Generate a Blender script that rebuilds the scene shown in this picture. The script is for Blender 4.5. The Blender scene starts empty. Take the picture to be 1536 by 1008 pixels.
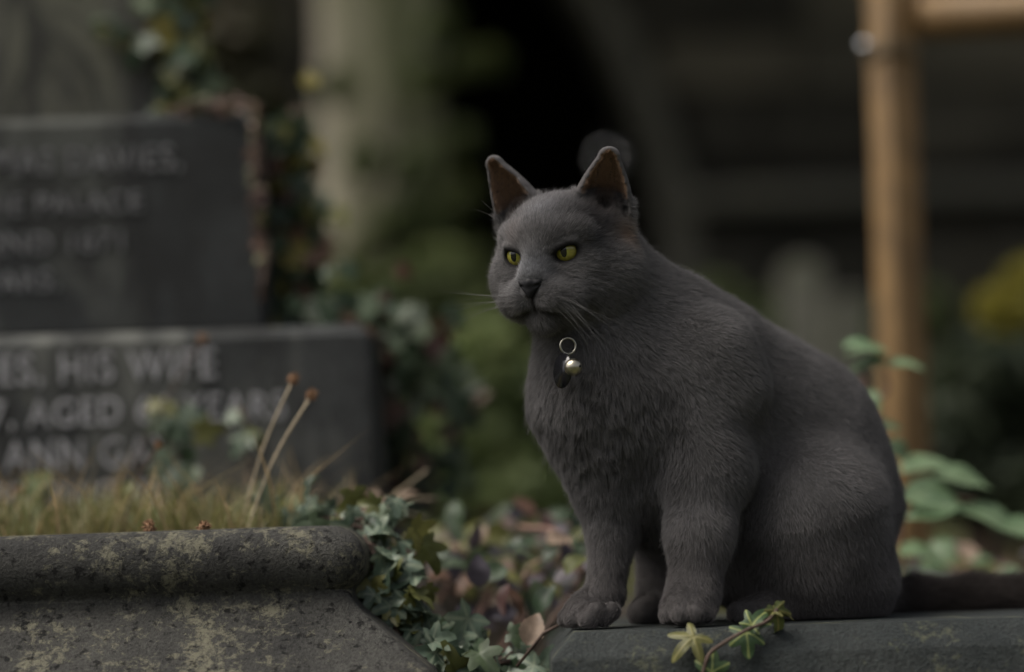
import bpy, bmesh, math, random
import numpy as np
from mathutils import Vector, Matrix, Euler

# ------------------------------------------------------------ camera
SC = bpy.context.scene
COL = SC.collection
CAM_Y, CAM_Z = -1.75, 0.355
PITCH, ROLL = math.radians(5.15), 0.034
FPX = 1536 * 85 / 36
_fwd = Vector((0, math.cos(PITCH), math.sin(PITCH)))
_r0 = Vector((1, 0, 0)); _u0 = Vector((0, -math.sin(PITCH), math.cos(PITCH)))
_R = _r0 * math.cos(ROLL) - _u0 * math.sin(ROLL)
_U = _u0 * math.cos(ROLL) + _r0 * math.sin(ROLL)
CAM = Vector((0, CAM_Y, CAM_Z))
cd = bpy.data.cameras.new('camera'); cam = bpy.data.objects.new('camera', cd); COL.objects.link(cam)
m = Matrix.Identity(4)
for i in range(3):
    m[i][0] = _R[i]; m[i][1] = _U[i]; m[i][2] = -_fwd[i]; m[i][3] = CAM[i]
cam.matrix_world = m
cd.lens = 85; cd.sensor_width = 36; cd.clip_start = 0.05; cd.clip_end = 500
cd.dof.use_dof = True; cd.dof.focus_distance = 1.70; cd.dof.aperture_fstop = 1.8
SC.camera = cam

def P(px, py, Y=0.0):
    """point on the plane y = Y seen at photo pixel (px, py)"""
    d = _fwd * FPX + _R * (px - 768) + _U * (504 - py)
    return CAM + d * ((Y - CAM_Y) / d.y)
def S(Y=0.0):
    """metres per photo pixel at depth Y"""
    return (Y - CAM_Y) / FPX

# ------------------------------------------------------------ sky and sun
SUN_EL, SUN_AZ = math.radians(60), math.radians(-104)     # azimuth from +Y (behind the cat) towards -X
w = bpy.data.worlds.new('World'); SC.world = w; w.use_nodes = True
nt = w.node_tree; bg = nt.nodes['Background']
sky = nt.nodes.new('ShaderNodeTexSky'); sky.sky_type = 'NISHITA'; sky.sun_disc = False
sky.sun_elevation = SUN_EL; sky.sun_rotation = SUN_AZ
sky.air_density = 0.7; sky.dust_density = 8.0; sky.ozone_density = 0.2
hs = nt.nodes.new('ShaderNodeHueSaturation'); hs.inputs['Saturation'].default_value = .4        # thin grey overcast all over
nt.links.new(sky.outputs[0], hs.inputs['Color']); nt.links.new(hs.outputs[0], bg.inputs[0]); bg.inputs[1].default_value = 0.12
ld = bpy.data.lights.new('sun', 'SUN'); ld.energy = 1.3; ld.angle = math.radians(45); ld.color = (1, 0.91, 0.78)
sun = bpy.data.objects.new('sun', ld); COL.objects.link(sun)
_sd = Vector((math.sin(SUN_AZ) * math.cos(SUN_EL), math.cos(SUN_AZ) * math.cos(SUN_EL), math.sin(SUN_EL)))
sun.rotation_euler = _sd.to_track_quat('Z', 'Y').to_euler(); sun.location = (0, 0, 6)
SC.view_settings.view_transform = 'Standard'; SC.view_settings.look = 'None'
SC.view_settings.exposure = 0.42; SC.view_settings.gamma = 1
SC.cycles.use_denoising = True

# ------------------------------------------------------------ helpers
rng = random.Random(7); nrg = np.random.default_rng(11)
def tag(o, label=None, cat=None, group=None, kind=None):
    if label: o['label'] = label
    if cat: o['category'] = cat
    if group: o['group'] = group
    if kind: o['kind'] = kind
    return o
def empty(name, loc=(0, 0, 0), **k):
    o = bpy.data.objects.new(name, None); COL.objects.link(o); o.location = loc
    o.empty_display_size = 0.02
    return tag(o, **k)
def link(name, me, mat=None, parent=None, loc=None, rot=None, scale=None, **k):
    o = bpy.data.objects.new(name, me); COL.objects.link(o)
    if mat is not None and (not me.materials): me.materials.append(mat)
    if loc is not None: o.location = loc
    if rot is not None: o.rotation_euler = rot
    if scale is not None: o.scale = (scale,) * 3 if isinstance(scale, (int, float)) else scale
    if parent is not None:
        o.parent = parent
        if loc is not None: o.location = Vector(loc) - parent.location
        else: o.location = -parent.location
    return tag(o, **k)
def mesh(name, v, f, smooth=False):
    me = bpy.data.meshes.new(name)
    me.from_pydata([tuple(map(float, q)) for q in v] if not isinstance(v, np.ndarray) else v.tolist(), [], f if not isinstance(f, np.ndarray) else f.tolist())
    me.update()
    if smooth: me.polygons.foreach_set('use_smooth', [True] * len(me.polygons))
    return me
def bm_mesh(name, bm, smooth=False):
    me = bpy.data.meshes.new(name); bm.to_mesh(me); bm.free()
    if smooth: me.polygons.foreach_set('use_smooth', [True] * len(me.polygons))
    return me
def box_mesh(name, lo, hi, bevel=0.0, seg=2):
    bm = bmesh.new(); bmesh.ops.create_cube(bm, size=1)
    for v in bm.verts:
        for i in range(3): v.co[i] = lo[i] + (v.co[i] + .5) * (hi[i] - lo[i])
    if bevel: bmesh.ops.bevel(bm, geom=bm.edges[:], offset=bevel, segments=seg, affect='EDGES', profile=.5)
    return bm_mesh(name, bm, bool(bevel))
def tube_data(pts, radii, n=6):
    pts = [Vector(p) for p in pts]; V = []; F = []
    up = Vector((0.13, 0.31, 1)).normalized()
    for i, p in enumerate(pts):
        t = (pts[min(i + 1, len(pts) - 1)] - pts[max(i - 1, 0)]).normalized()
        a = t.cross(up)
        if a.length < .05: a = t.cross(Vector((1, 0, 0)))
        a.normalize(); b = t.cross(a)
        r = radii[i] if isinstance(radii, (list, tuple)) else radii
        for k in range(n):
            c = 2 * math.pi * k / n
            V.append(p + a * (r * math.cos(c)) + b * (r * math.sin(c)))
    for i in range(len(pts) - 1):
        for k in range(n):
            F.append((i * n + k, i * n + (k + 1) % n, (i + 1) * n + (k + 1) % n, (i + 1) * n + k))
    F.append(tuple(range(n))[::-1]); F.append(tuple(range((len(pts) - 1) * n, len(pts) * n)))
    return V, F
def tube(name, pts, radii, n=6):
    V, F = tube_data(pts, radii, n); return mesh(name, V, F, True)
def catmull(pts, n=6):
    pts = [Vector(p) for p in pts]; q = [pts[0] * 2 - pts[1]] + pts + [pts[-1] * 2 - pts[-2]]; out = []
    for i in range(1, len(q) - 2):
        for k in range(n):
            t = k / n; a, b, c, d = q[i - 1:i + 3]
            out.append(.5 * ((2 * b) + (c - a) * t + (2 * a - 5 * b + 4 * c - d) * t * t + (3 * b - a - 3 * c + d) * t ** 3))
    out.append(pts[-1]); return out

# procedural materials -------------------------------------------------------
def new_mat(name):
    m = bpy.data.materials.new(name); m.use_nodes = True
    return m, m.node_tree, m.node_tree.nodes['Principled BSDF']
def N(nt, kind, **k):
    n = nt.nodes.new(kind)
    for a, b in k.items(): setattr(n, a, b)
    return n
def noise(nt, scale, detail=4, rough=.6, vec=None, dist=0):
    n = N(nt, 'ShaderNodeTexNoise'); n.inputs['Scale'].default_value = scale
    n.inputs['Detail'].default_value = detail; n.inputs['Roughness'].default_value = rough; n.inputs['Distortion'].default_value = dist
    if vec is not None: nt.links.new(vec, n.inputs['Vector'])
    return n.outputs['Fac']
def ramp(nt, fac, stops):
    r = N(nt, 'ShaderNodeValToRGB'); e = r.color_ramp.elements
    while len(e) < len(stops): e.new(.5)
    for i, (p, c) in enumerate(stops):
        e[i].position = p; e[i].color = (*c, 1) if len(c) == 3 else c
    nt.links.new(fac, r.inputs[0]); return r.outputs[0]
def mix(nt, fac, a, b, mode='MIX'):
    n = N(nt, 'ShaderNodeMix', data_type='RGBA', blend_type=mode)
    for s, x in ((0, fac), (6, a), (7, b)):
        if hasattr(x, 'is_linked'): nt.links.new(x, n.inputs[s])
        elif s == 0: n.inputs[0].default_value = x
        else: n.inputs[s].default_value = (*x, 1)
    return n.outputs[2]
def gcoord(nt):
    return N(nt, 'ShaderNodeNewGeometry').outputs['Position']
def bump(nt, bsdf, h, strength=.5, dist=.002):
    b = N(nt, 'ShaderNodeBump'); b.inputs['Strength'].default_value = strength; b.inputs['Distance'].default_value = dist
    nt.links.new(h, b.inputs['Height']); nt.links.new(b.outputs[0], bsdf.inputs['Normal'])
def bw(v): return (v, v, v)
def stone_mat(name, c0, c1, lichen=(.2, .19, .11), lich=.62, pits=True, sc=1.0, rough=.85, moss=None, stain=None):
    m, nt, b = new_mat(name); g = gcoord(nt)
    base = mix(nt, ramp(nt, noise(nt, 14 * sc, 5, .65, g), [(.35, bw(0)), (.68, bw(1))]), c0, c1)
    fine = noise(nt, 420 * sc, 4, .7, g)
    base = mix(nt, .8, base, ramp(nt, fine, [(.3, bw(.35)), (.7, bw(1.35))]), 'MULTIPLY')
    l1 = noise(nt, 150 * sc, 6, .8, g, .5); l2 = noise(nt, 24 * sc, 4, .65, g)
    la = N(nt, 'ShaderNodeMath', operation='ADD'); nt.links.new(l1, la.inputs[0]); nt.links.new(l2, la.inputs[1])
    lm = N(nt, 'ShaderNodeMath', operation='MULTIPLY'); nt.links.new(la.outputs[0], lm.inputs[0]); lm.inputs[1].default_value = .5
    lf = ramp(nt, lm.outputs[0], [(lich - .03, bw(0)), (lich + .04, bw(1))])
    base = mix(nt, lf, base, lichen)
    if moss:
        base = mix(nt, ramp(nt, noise(nt, 11 * sc, 5, .7, g, .3), [(.52, bw(0)), (.66, bw(.8))]), base, moss)
    if stain:
        mp = N(nt, 'ShaderNodeMapping'); mp.inputs['Scale'].default_value = (1, 1, .3); nt.links.new(g, mp.inputs[0])
        base = mix(nt, ramp(nt, noise(nt, 7, 4, .65, mp.outputs[0], .4), [(.46, bw(0)), (.57, bw(.9))]), base, stain)
        base = mix(nt, ramp(nt, noise(nt, 12, 5, .7, mp.outputs[0], .8), [(.50, bw(0)), (.60, bw(.8))]), base, (.016, .017, .016))
    if pits:
        p = ramp(nt, noise(nt, 130 * sc, 3, .6, g), [(.33, bw(.15)), (.43, bw(1))])
        base = mix(nt, 1.0, base, p, 'MULTIPLY')
    nt.links.new(base, b.inputs['Base Color']); b.inputs['Roughness'].default_value = rough
    b.inputs['Specular IOR Level'].default_value = .3
    h = mix(nt, .5, noise(nt, 60 * sc, 5, .7, g), fine)
    bump(nt, b, h, 1.0, .005)
    return m
def leaf_mat(name, c0, c1, c2=None, rough=.45, trans=.25, vein=None, seed=0):
    m, nt, b = new_mat(name)
    oi = N(nt, 'ShaderNodeObjectInfo'); tc = N(nt, 'ShaderNodeTexCoord')
    col = ramp(nt, oi.outputs['Random'], [(0, c0), (.55, c1), (1, c2 or c1)])
    g = gcoord(nt)
    col = mix(nt, .75, col, ramp(nt, noise(nt, 90, 4, .6, g), [(.3, bw(.5)), (.7, bw(1.35))]), 'MULTIPLY')
    if vein:
        at = N(nt, 'ShaderNodeAttribute'); at.attribute_name = 'vein'
        col = mix(nt, at.outputs['Fac'], col, vein)
    nt.links.new(col, b.inputs['Base Color']); b.inputs['Roughness'].default_value = rough
    b.inputs['Specular IOR Level'].default_value = .35
    t = N(nt, 'ShaderNodeBsdfTranslucent'); nt.links.new(col, t.inputs[0])
    ms = N(nt, 'ShaderNodeMixShader'); ms.inputs[0].default_value = trans
    nt.links.new(b.outputs[0], ms.inputs[1]); nt.links.new(t.outputs[0], ms.inputs[2])
    nt.links.new(ms.outputs[0], nt.nodes['Material Output'].inputs[0])
    return m
def plain_mat(name, c, rough=.6, metal=0.0, var=.3, scale=60, spec=.4):
    m, nt, b = new_mat(name); g = gcoord(nt)
    col = mix(nt, 1.0, c, ramp(nt, noise(nt, scale, 5, .65, g), [(.3, bw(1 - var)), (.7, bw(1 + var))]), 'MULTIPLY')
    nt.links.new(col, b.inputs['Base Color']); b.inputs['Roughness'].default_value = rough; b.inputs['Metallic'].default_value = metal
    b.inputs['Specular IOR Level'].default_value = spec
    return m

# smooth-union sculpting on a grid, turned into a mesh by surface nets ------------
class Sculpt:
    def __init__(s, lo, hi, h):
        s.lo = np.array(lo, float); s.h = h
        s.n = np.ceil((np.array(hi) - s.lo) / h).astype(int) + 1
        s.d = np.full(s.n, 1.0, np.float32)
    def _win(s, lo, hi):
        a = np.maximum(np.floor((lo - s.lo) / s.h).astype(int), 0); b = np.minimum(np.ceil((hi - s.lo) / s.h).astype(int) + 1, s.n)
        ax = [s.lo[i] + s.h * np.arange(a[i], b[i], dtype=np.float32) for i in range(3)]
        g = np.meshgrid(*ax, indexing='ij')
        return tuple(slice(a[i], b[i]) for i in range(3)), [q.astype(np.float32) for q in g]
    def _put(s, sl, d, k, op):
        o = s.d[sl]
        if op == 'sub': d = -d
        if k > 0:
            hh = np.maximum(k - np.abs(o - d), 0) / k; e = hh * hh * k * .25
        else: e = 0
        s.d[sl] = np.minimum(o, d) - e if op == 'add' else np.maximum(o, d) + e
    def cone(s, a, b, ra, rb, k=.01, op='add'):
        a = np.array(a, float); b = np.array(b, float); R = max(ra, rb) + k * 1.5 + 4 * s.h
        sl, g = s._win(np.minimum(a, b) - R, np.maximum(a, b) + R)
        ab = b - a; L = float(ab @ ab) + 1e-12
        t = np.clip(sum((g[i] - a[i]) * ab[i] for i in range(3)) / L, 0, 1)
        d = np.sqrt(sum((g[i] - a[i] - t * ab[i]) ** 2 for i in range(3))) - (ra + (rb - ra) * t)
        s._put(sl, d, k, op)
    def ball(s, c, r, k=.01, op='add'):
        s.cone(c, c, r, r, k, op)
    def ell(s, c, r, M=None, k=.01, op='add'):
        c = np.array(c, float); r = np.array(r, float); M = np.eye(3) if M is None else np.array(M)
        R = r.max() + k * 1.5 + 4 * s.h
        sl, g = s._win(c - R, c + R)
        q = [sum((g[j] - c[j]) * M[j, i] for j in range(3)) for i in range(3)]   # columns of M are the axes
        k0 = np.sqrt(sum((q[i] / r[i]) ** 2 for i in range(3))); k1 = np.sqrt(sum((q[i] / r[i] ** 2) ** 2 for i in range(3))) + 1e-9
        s._put(sl, k0 * (k0 - 1) / k1, k, op)
    def field(s, c, R, fn, k=.004, op='add'):
        c = np.array(c, float); sl, g = s._win(c - R, c + R); s._put(sl, fn(g), k, op)
    def extract(s):
        d = s.d; n = s.n; neg = d < 0
        c = [neg[i:n[0] - 1 + i, j:n[1] - 1 + j, k:n[2] - 1 + k] for i in (0, 1) for j in (0, 1) for k in (0, 1)]
        cnt = sum(x.astype(np.int8) for x in c); act = (cnt > 0) & (cnt < 8)
        I = np.argwhere(act); idx = -np.ones(act.shape, np.int64); idx[act] = np.arange(len(I))
        acc = np.zeros((len(I), 3)); w = np.zeros(len(I))
        cor = [(i, j, k) for i in (0, 1) for j in (0, 1) for k in (0, 1)]
        for a in cor:
            for ax in range(3):
                if a[ax]: continue
                b = list(a); b[ax] = 1
                da = d[tuple((I + a).T)]; db = d[tuple((I + b).T)]; x = (da < 0) != (db < 0)
                t = np.where(x, da / np.where(x, da - db, 1), 0)
                p = np.tile(np.array(a, float), (len(I), 1)); p[:, ax] = t
                acc += p * x[:, None]; w += x
        V = s.lo + s.h * (I + acc / w[:, None]); F = []
        for ax in range(3):
            o1, o2 = [(1, 2), (2, 0), (0, 1)][ax]
            lo = [slice(1, n[i] - 1) for i in range(3)]; lo[ax] = slice(0, n[ax] - 1)
            hi = list(lo); hi[ax] = slice(1, n[ax])
            A = neg[tuple(lo)]; B = neg[tuple(hi)]
            off = np.array([x.start for x in lo])
            for msk, flip in ((A & ~B, False), (~A & B, True)):
                E = np.argwhere(msk) + off
                q = []
                for s1, s2 in ((1, 1), (0, 1), (0, 0), (1, 0)):
                    e = E.copy(); e[:, o1] -= s1; e[:, o2] -= s2; q.append(idx[tuple(e.T)])
                q = np.stack(q, 1); F.append(q[:, ::-1] if flip else q)
        return V, np.concatenate(F)
def fast_mesh(name, V, F, smooth=True):
    me = bpy.data.meshes.new(name); k = F.shape[1]
    me.vertices.add(len(V)); me.vertices.foreach_set('co', np.asarray(V, np.float32).ravel())
    me.loops.add(F.size); me.loops.foreach_set('vertex_index', F.ravel().astype(np.int32))
    me.polygons.add(len(F)); me.polygons.foreach_set('loop_start', (np.arange(len(F)) * k).astype(np.int32))
    me.update(calc_edges=True); me.validate()
    if smooth: me.polygons.foreach_set('use_smooth', np.ones(len(me.polygons), bool))
    return me
def vattr(me, name, vals):
    a = me.attributes.new(name, 'FLOAT', 'POINT'); a.data.foreach_set('value', np.asarray(vals, np.float32))
def vcol(me, name, vals):
    a = me.attributes.new(name, 'FLOAT_COLOR', 'POINT'); v = np.ones((len(vals), 4), np.float32); v[:, :3] = vals; a.data.foreach_set('color', v.ravel())

def plinth(name, x0, x1, y0, y1, prof, corner=.004, cseg=4, xs=24):
    """stone with the same moulded profile on all four sides; prof = [(outset, z, corner radius)]"""
    V = []; F = []; L = None
    for (o, z, rc) in prof:
        a0, a1, b0, b1 = x0 - o, x1 + o, y0 - o, y1 + o; ring = []
        for (cx, cy, st) in ((a1 - rc, b0 + rc, -90), (a1 - rc, b1 - rc, 0), (a0 + rc, b1 - rc, 90), (a0 + rc, b0 + rc, 180)):
            for k in range(cseg + 1):
                t = math.radians(st + 90 * k / cseg); ring.append((cx + rc * math.cos(t), cy + rc * math.sin(t), z))
        L = len(ring); V += ring
    for i in range(len(prof) - 1):
        for k in range(L): F.append((i * L + k, i * L + (k + 1) % L, (i + 1) * L + (k + 1) % L, (i + 1) * L + k))
    F.append(tuple(range(L))[::-1]); F.append(tuple(range((len(prof) - 1) * L, len(prof) * L)))
    return mesh(name, V, F, False)
def smooth_angle(me, deg=35):
    bm = bmesh.new(); bm.from_mesh(me)
    for f in bm.faces: f.smooth = True
    for e in bm.edges: e.smooth = not (len(e.link_faces) == 2 and e.calc_face_angle(0) > math.radians(deg))
    bm.to_mesh(me); bm.free(); return me

# ------------------------------------------------------------ kerb under the cat
M_slab = stone_mat('slate_kerb', (.022, .028, .028), (.040, .046, .044), lichen=(.085, .09, .06), lich=.575, pits=False, rough=.75)
xl = P(862, 950, -.085).x
me = plinth('kerb_stone', xl, .95, -.085, .25, [(.0165, -.05, .004), (.0165, .2815, .004), (.0155, .2835, .004), (.0015, .2985, .003), (0, .30, .002), (-.01, .30, .001)])
link('kerb_stone', smooth_angle(me, 30), M_slab, label='dark slate grave kerb with chamfered edge that the cat sits on', cat='kerb stone')

# ------------------------------------------------------------ setting
def ground_z(x, y):
    t = np.clip((y - .6) / 4.0, 0, 1); t = t * t * (3 - 2 * t)
    z = .02 + .56 * t + .03 * np.sin(x * 1.3 + y * .7) * t + .02 * np.sin(x * 3.1 - y * 2.3)
    return z
gx = np.concatenate([np.linspace(-60, -6, 14), np.linspace(-5.5, 5.5, 70), np.linspace(6, 60, 14)])
gy = np.concatenate([np.linspace(-40, -3, 10), np.linspace(-2.5, 7, 80), np.linspace(7.5, 80, 16)])
GX, GY = np.meshgrid(gx, gy, indexing='ij'); GZ = ground_z(GX, GY)
ni, nj = GX.shape; ii = np.arange(ni * nj).reshape(ni, nj)
GF = np.stack([ii[:-1, :-1], ii[1:, :-1], ii[1:, 1:], ii[:-1, 1:]], -1).reshape(-1, 4)
gm, nt, b = new_mat('turf'); g = gcoord(nt)
c = ramp(nt, noise(nt, 2.2, 6, .65, g), [(.3, (.035, .042, .018)), (.5, (.075, .085, .032)), (.66, (.11, .10, .045)), (.8, (.07, .05, .03))])
c = mix(nt, .8, c, ramp(nt, noise(nt, 45, 4, .7, g), [(.3, bw(.4)), (.7, bw(1.4))]), 'MULTIPLY')
nt.links.new(c, b.inputs['Base Color']); b.inputs['Roughness'].default_value = .95; bump(nt, b, noise(nt, 40, 5, .7, g), 1, .03)
link('ground', fast_mesh('ground', np.stack([GX, GY, GZ], -1).reshape(-1, 3), GF), gm, kind='structure')

# ---- church wall with a pointed doorway, far behind
WY = 6.0; wk = S(WY)
M_wall = stone_mat('shaded_church_stone', (.042, .042, .036), (.078, .075, .062), lichen=(.085, .085, .065), lich=.66, sc=.12, pits=False)  # wall colour kept dark in place of the shade it stands in
M_arch = stone_mat('arch_stone', (.080, .078, .062), (.12, .115, .094), lichen=(.13, .13, .10), lich=.66, sc=.15, pits=False)
M_dark = plain_mat('door_oak', (.012, .010, .008), .8, scale=20)
axx = P(735, 450, WY).x; spz = P(735, 450, WY).z; HW = 275 * wk; RR = 904 * wk
def arch_half(z):
    if z <= spz: return HW
    v = RR * RR - (z - spz) ** 2
    return max(0, math.sqrt(v) - (RR - HW)) if v > 0 else 0
nt = M_wall.node_tree; b = nt.nodes['Principled BSDF']; src = b.inputs['Base Color'].links[0].from_socket
nt.links.new(mix(nt, 1.0, src, ramp(nt, N(nt, 'ShaderNodeObjectInfo').outputs['Random'], [(0, (.45, .43, .38)), (.6, (1, .95, .85)), (1, (1.9, 1.75, 1.5))]), 'MULTIPLY'), b.inputs['Base Color'])
church = empty('church_wall', (axx, WY, .5), label='dark old stone church wall with a pointed doorway behind the cat', cat='church wall')
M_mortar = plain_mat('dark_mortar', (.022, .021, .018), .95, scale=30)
# mortar core as vertical strips round the opening
core = bmesh.new()
def strip(x0, x1, z0, z1, y0, y1):
    r = bmesh.ops.create_cube(core, size=1)
    for v in r['verts']:
        v.co = (x0 + (v.co.x + .5) * (x1 - x0), y0 + (v.co.y + .5) * (y1 - y0), z0 + (v.co.z + .5) * (z1 - z0))
APX = spz + math.sqrt(RR * RR - (RR - HW) ** 2)
strip(-16, axx - HW - .08, -.5, 4.2, WY + .04, WY + .7); strip(axx + HW + .08, 16, -.5, 4.2, WY + .04, WY + .7)
strip(axx - HW - .079, axx + HW + .079, APX + .04, 4.2, WY + .041, WY + .699)
for i in range(16):                                  # spandrels
    z0 = spz + (APX + .04 - spz) * i / 16; z1 = spz + (APX + .04 - spz) * (i + 1) / 16; a = arch_half(z0) + .05
    if a < HW + .07:
        strip(axx - HW - .079, axx - a, z0, z1 - .001, WY + .042, WY + .698); strip(axx + a, axx + HW + .079, z0, z1 - .001, WY + .042, WY + .698)
link('mortar_core', bm_mesh('mortar_core', core), M_mortar, church, kind='stuff')
bl = [box_mesh('block', (-.5, -.5, -.5), (.5, .5, .5)) for _ in range(3)]
for q in bl:
    bm = bmesh.new(); bm.from_mesh(q); bmesh.ops.bevel(bm, geom=bm.edges[:], offset=.03, segments=1, affect='EDGES')
    for v in bm.verts: v.co += Vector((rng.uniform(-.02, .02), rng.uniform(-.03, .03), rng.uniform(-.03, .03)))
    bm.to_mesh(q); bm.free(); q.materials.append(M_wall)
z = .25; row = 0; SCZ = P(1200, 300, WY).z
while z < 3.1:
    hgt = rng.uniform(.15, .24); x = -2.6 + rng.uniform(0, .2)
    while x < 3.6:
        wd = rng.uniform(.22, .5); a = arch_half(z) ; a2 = arch_half(z + hgt)
        am = max(a, a2) + .10
        x0, x1 = x, x + wd
        if z < APX + .08:
            if x0 < axx < x1 or (abs(x0 - axx) < am and abs(x1 - axx) < am): x += wd + .012; continue
            if x0 < axx - am < x1: x1 = axx - am
            if x0 < axx + am < x1: x0 = axx + am
        if x1 - x0 > .06 and not (SCZ - .05 < z + hgt / 2 < SCZ + .05 and x0 > axx + HW):
            o = link('block', rng.choice(bl), None, church, loc=((x0 + x1) / 2, WY + .03, z + hgt / 2))
            o.scale = (x1 - x0, .09 + rng.uniform(0, .02), hgt)
        x += wd + .012
    z += hgt + .012; row += 1
# string course
link('string_course', box_mesh('string_course', (P(1035, 300, WY).x, WY - .11, SCZ - .035), (3.9, WY - .0, SCZ + .035), .012), stone_mat('ledge_stone', (.085, .083, .068), (.12, .118, .095), sc=.15, pits=False), church)
# arch ring: jamb stones and voussoirs
def vous(pts_in, pts_out, name='voussoir'):
    V = []; 
    for y in (WY - .06, WY + .5):
        for p in (*pts_in, *pts_out[::-1]): V.append((p[0], y, p[1]))
    n = len(pts_in) * 2
    F = [tuple(range(n)), tuple(range(n, 2 * n))[::-1]] + [(i, i + n, (i + 1) % n + n, (i + 1) % n) for i in range(n)]
    me = mesh(name, V, F); bm = bmesh.new(); bm.from_mesh(me); bmesh.ops.recalc_face_normals(bm, faces=bm.faces); bmesh.ops.bevel(bm, geom=bm.edges[:], offset=.008, segments=1, affect='EDGES'); bm.to_mesh(me); bm.free()
    link(name, me, M_arch, church)
RT = 46 * wk
for sx in (-1, 1):
    zz = .2
    while zz < spz - .01:
        z2 = min(zz + .24, spz); vous([(axx + sx * HW, zz + .004), (axx + sx * HW, z2 - .004)], [(axx + sx * (HW + RT), zz + .004), (axx + sx * (HW + RT), z2 - .004)], 'jamb_stone'); zz = z2
    cxx = axx + sx * (HW - RR); tmax = math.acos((RR - HW) / RR); nV = 10
    for i in range(nV):
        t = [tmax * (i + .015) / nV + tmax * .97 / nV * k / 2 for k in range(3)]
        vous([(cxx + sx * RR * math.cos(q), spz + RR * math.sin(q)) for q in t], [(cxx + sx * (RR + RT) * math.cos(q), spz + (RR + RT) * math.sin(q)) for q in t])
# porch box behind the opening
pb = bmesh.new()
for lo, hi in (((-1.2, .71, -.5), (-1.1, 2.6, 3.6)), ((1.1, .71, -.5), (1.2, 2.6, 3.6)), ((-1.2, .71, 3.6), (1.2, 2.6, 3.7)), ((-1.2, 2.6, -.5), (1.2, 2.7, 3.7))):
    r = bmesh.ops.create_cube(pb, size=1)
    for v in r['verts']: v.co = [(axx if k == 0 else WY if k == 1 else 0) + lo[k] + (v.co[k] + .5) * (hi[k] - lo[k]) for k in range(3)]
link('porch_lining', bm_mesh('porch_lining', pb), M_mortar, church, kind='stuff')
knm = plain_mat('glint_metal', (.55, .55, .56), .12, 1.0, .1)  # shiny ball added to make a pale glint of unknown cause
glint_root = empty('glint_ball', P(912, 242, WY - .3), label='small metal ball added for a pale glint in the dark doorway above the cat', cat='metal ball')
bm = bmesh.new(); bmesh.ops.create_uvsphere(bm, u_segments=20, v_segments=12, radius=.030)
for v in bm.verts: v.co.z *= 1.15
link('glint_globe', bm_mesh('globe', bm, True), knm, glint_root, loc=glint_root.location)
link('bracket', tube('bracket', [glint_root.location + Vector((0, 0, .03)), glint_root.location + Vector((.0, .05, .09)), glint_root.location + Vector((.14, .24, .09))], .007), M_dark, glint_root)

# ---- leaves
def ivy_leaf(name, res=1, fold=.25, curl=.12, lobes=None, seed=0):
    """five-lobed ivy leaf, base at the origin, blade along +Y, about 1 unit long, facing +Z"""
    r = random.Random(seed)
    lb = lobes or [(90, 1.0, 34), (36, .76, 32), (144, .76, 32), (-22, .54, 30), (202, .54, 30)]
    na, nr = (30, 4) if res > 1 else (20, 2); na = 72 if res > 2 else na; nr = 12 if res > 2 else nr
    V = [(0, 0, 0)]; F = []; vein = [1.0]
    def rad(a):
        m_ = .34
        for c, l, w in lb:
            d = (a - c + 180) % 360 - 180; m_ = max(m_, l * math.exp(-(abs(d) / w) ** 1.6) if True else 0)
        d = (a + 90 + 180) % 360 - 180
        return m_ * (1 - .75 * math.exp(-(d / 22) ** 2))
    for j in range(1, nr + 1):
        for i in range(na):
            a = 360 * i / na + (0 if j % 2 else 0); q = rad(a) * j / nr; x, y = q * math.cos(math.radians(a)), q * math.sin(math.radians(a))
            dm = 9
            for c, l, w in lb:
                ca, sa = math.cos(math.radians(c)), math.sin(math.radians(c)); along = x * ca + y * sa
                if 0 < along < l: dm = min(dm, abs(-x * sa + y * ca) / (.014 + .012 * (1 - along / l)))
            vein.append(max(0, 1 - dm * .5))
            zz = fold * abs(x) * .6 - curl * (x * x + y * y) * 1.3 + .03 * math.sin(5 * x + seed) + .04 * math.sin(7 * y + 2 * seed) * (j / nr) + (.018 if dm < 2 and res > 2 else 0)
            V.append((x, y, zz))
    for i in range(na): F.append((0, 1 + i, 1 + (i + 1) % na))
    for j in range(nr - 1):
        for i in range(na): F.append((1 + j * na + i, 1 + (j + 1) * na + i, 1 + (j + 1) * na + (i + 1) % na, 1 + j * na + (i + 1) % na))
    me = mesh(name, V, F, True); vattr(me, 'vein', vein); return me
def ovate_leaf(name, seed=0, width=.36, serr=.05, fold=.3, curl=.25, n=14):
    r = random.Random(seed); V = []; F = []; vein = []
    for i in range(n + 1):
        t = i / n; wv = width * math.sin(math.pi * t ** .8) ** .85 * (1 + (serr if i % 2 else -serr)) + (.004 if 0 < i < n else 0)
        for k, x in enumerate((-1, -.5, 0, .5, 1)):
            xx = x * wv; V.append((xx, t, fold * abs(xx) - curl * (t - .3) ** 2 + .02 * math.sin(9 * t + k + seed))); vein.append(.5 if k == 2 else 0)
    for i in range(n):
        for k in range(4): F.append((i * 5 + k, i * 5 + k + 1, i * 5 + k + 6, i * 5 + k + 5))
    me = mesh(name, V, F, True); vattr(me, 'vein', vein); return me
IVY = [ivy_leaf('ivy_leaf', 1, .3, .15, seed=i) for i in range(4)]
IVYH = [ivy_leaf('ivy_leaf_fine', 2, .35 + .25 * i, .25, seed=i + 10) for i in range(4)]
OV = [ovate_leaf('ovate_leaf', i) for i in range(4)]
L_ivy = leaf_mat('ivy_green', (.032, .056, .030), (.055, .085, .046), (.085, .11, .058))
L_ivy2 = leaf_mat('ivy_greygreen', (.065, .10, .065), (.11, .155, .115), (.15, .20, .14), vein=(.24, .28, .2), rough=.4)
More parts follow.
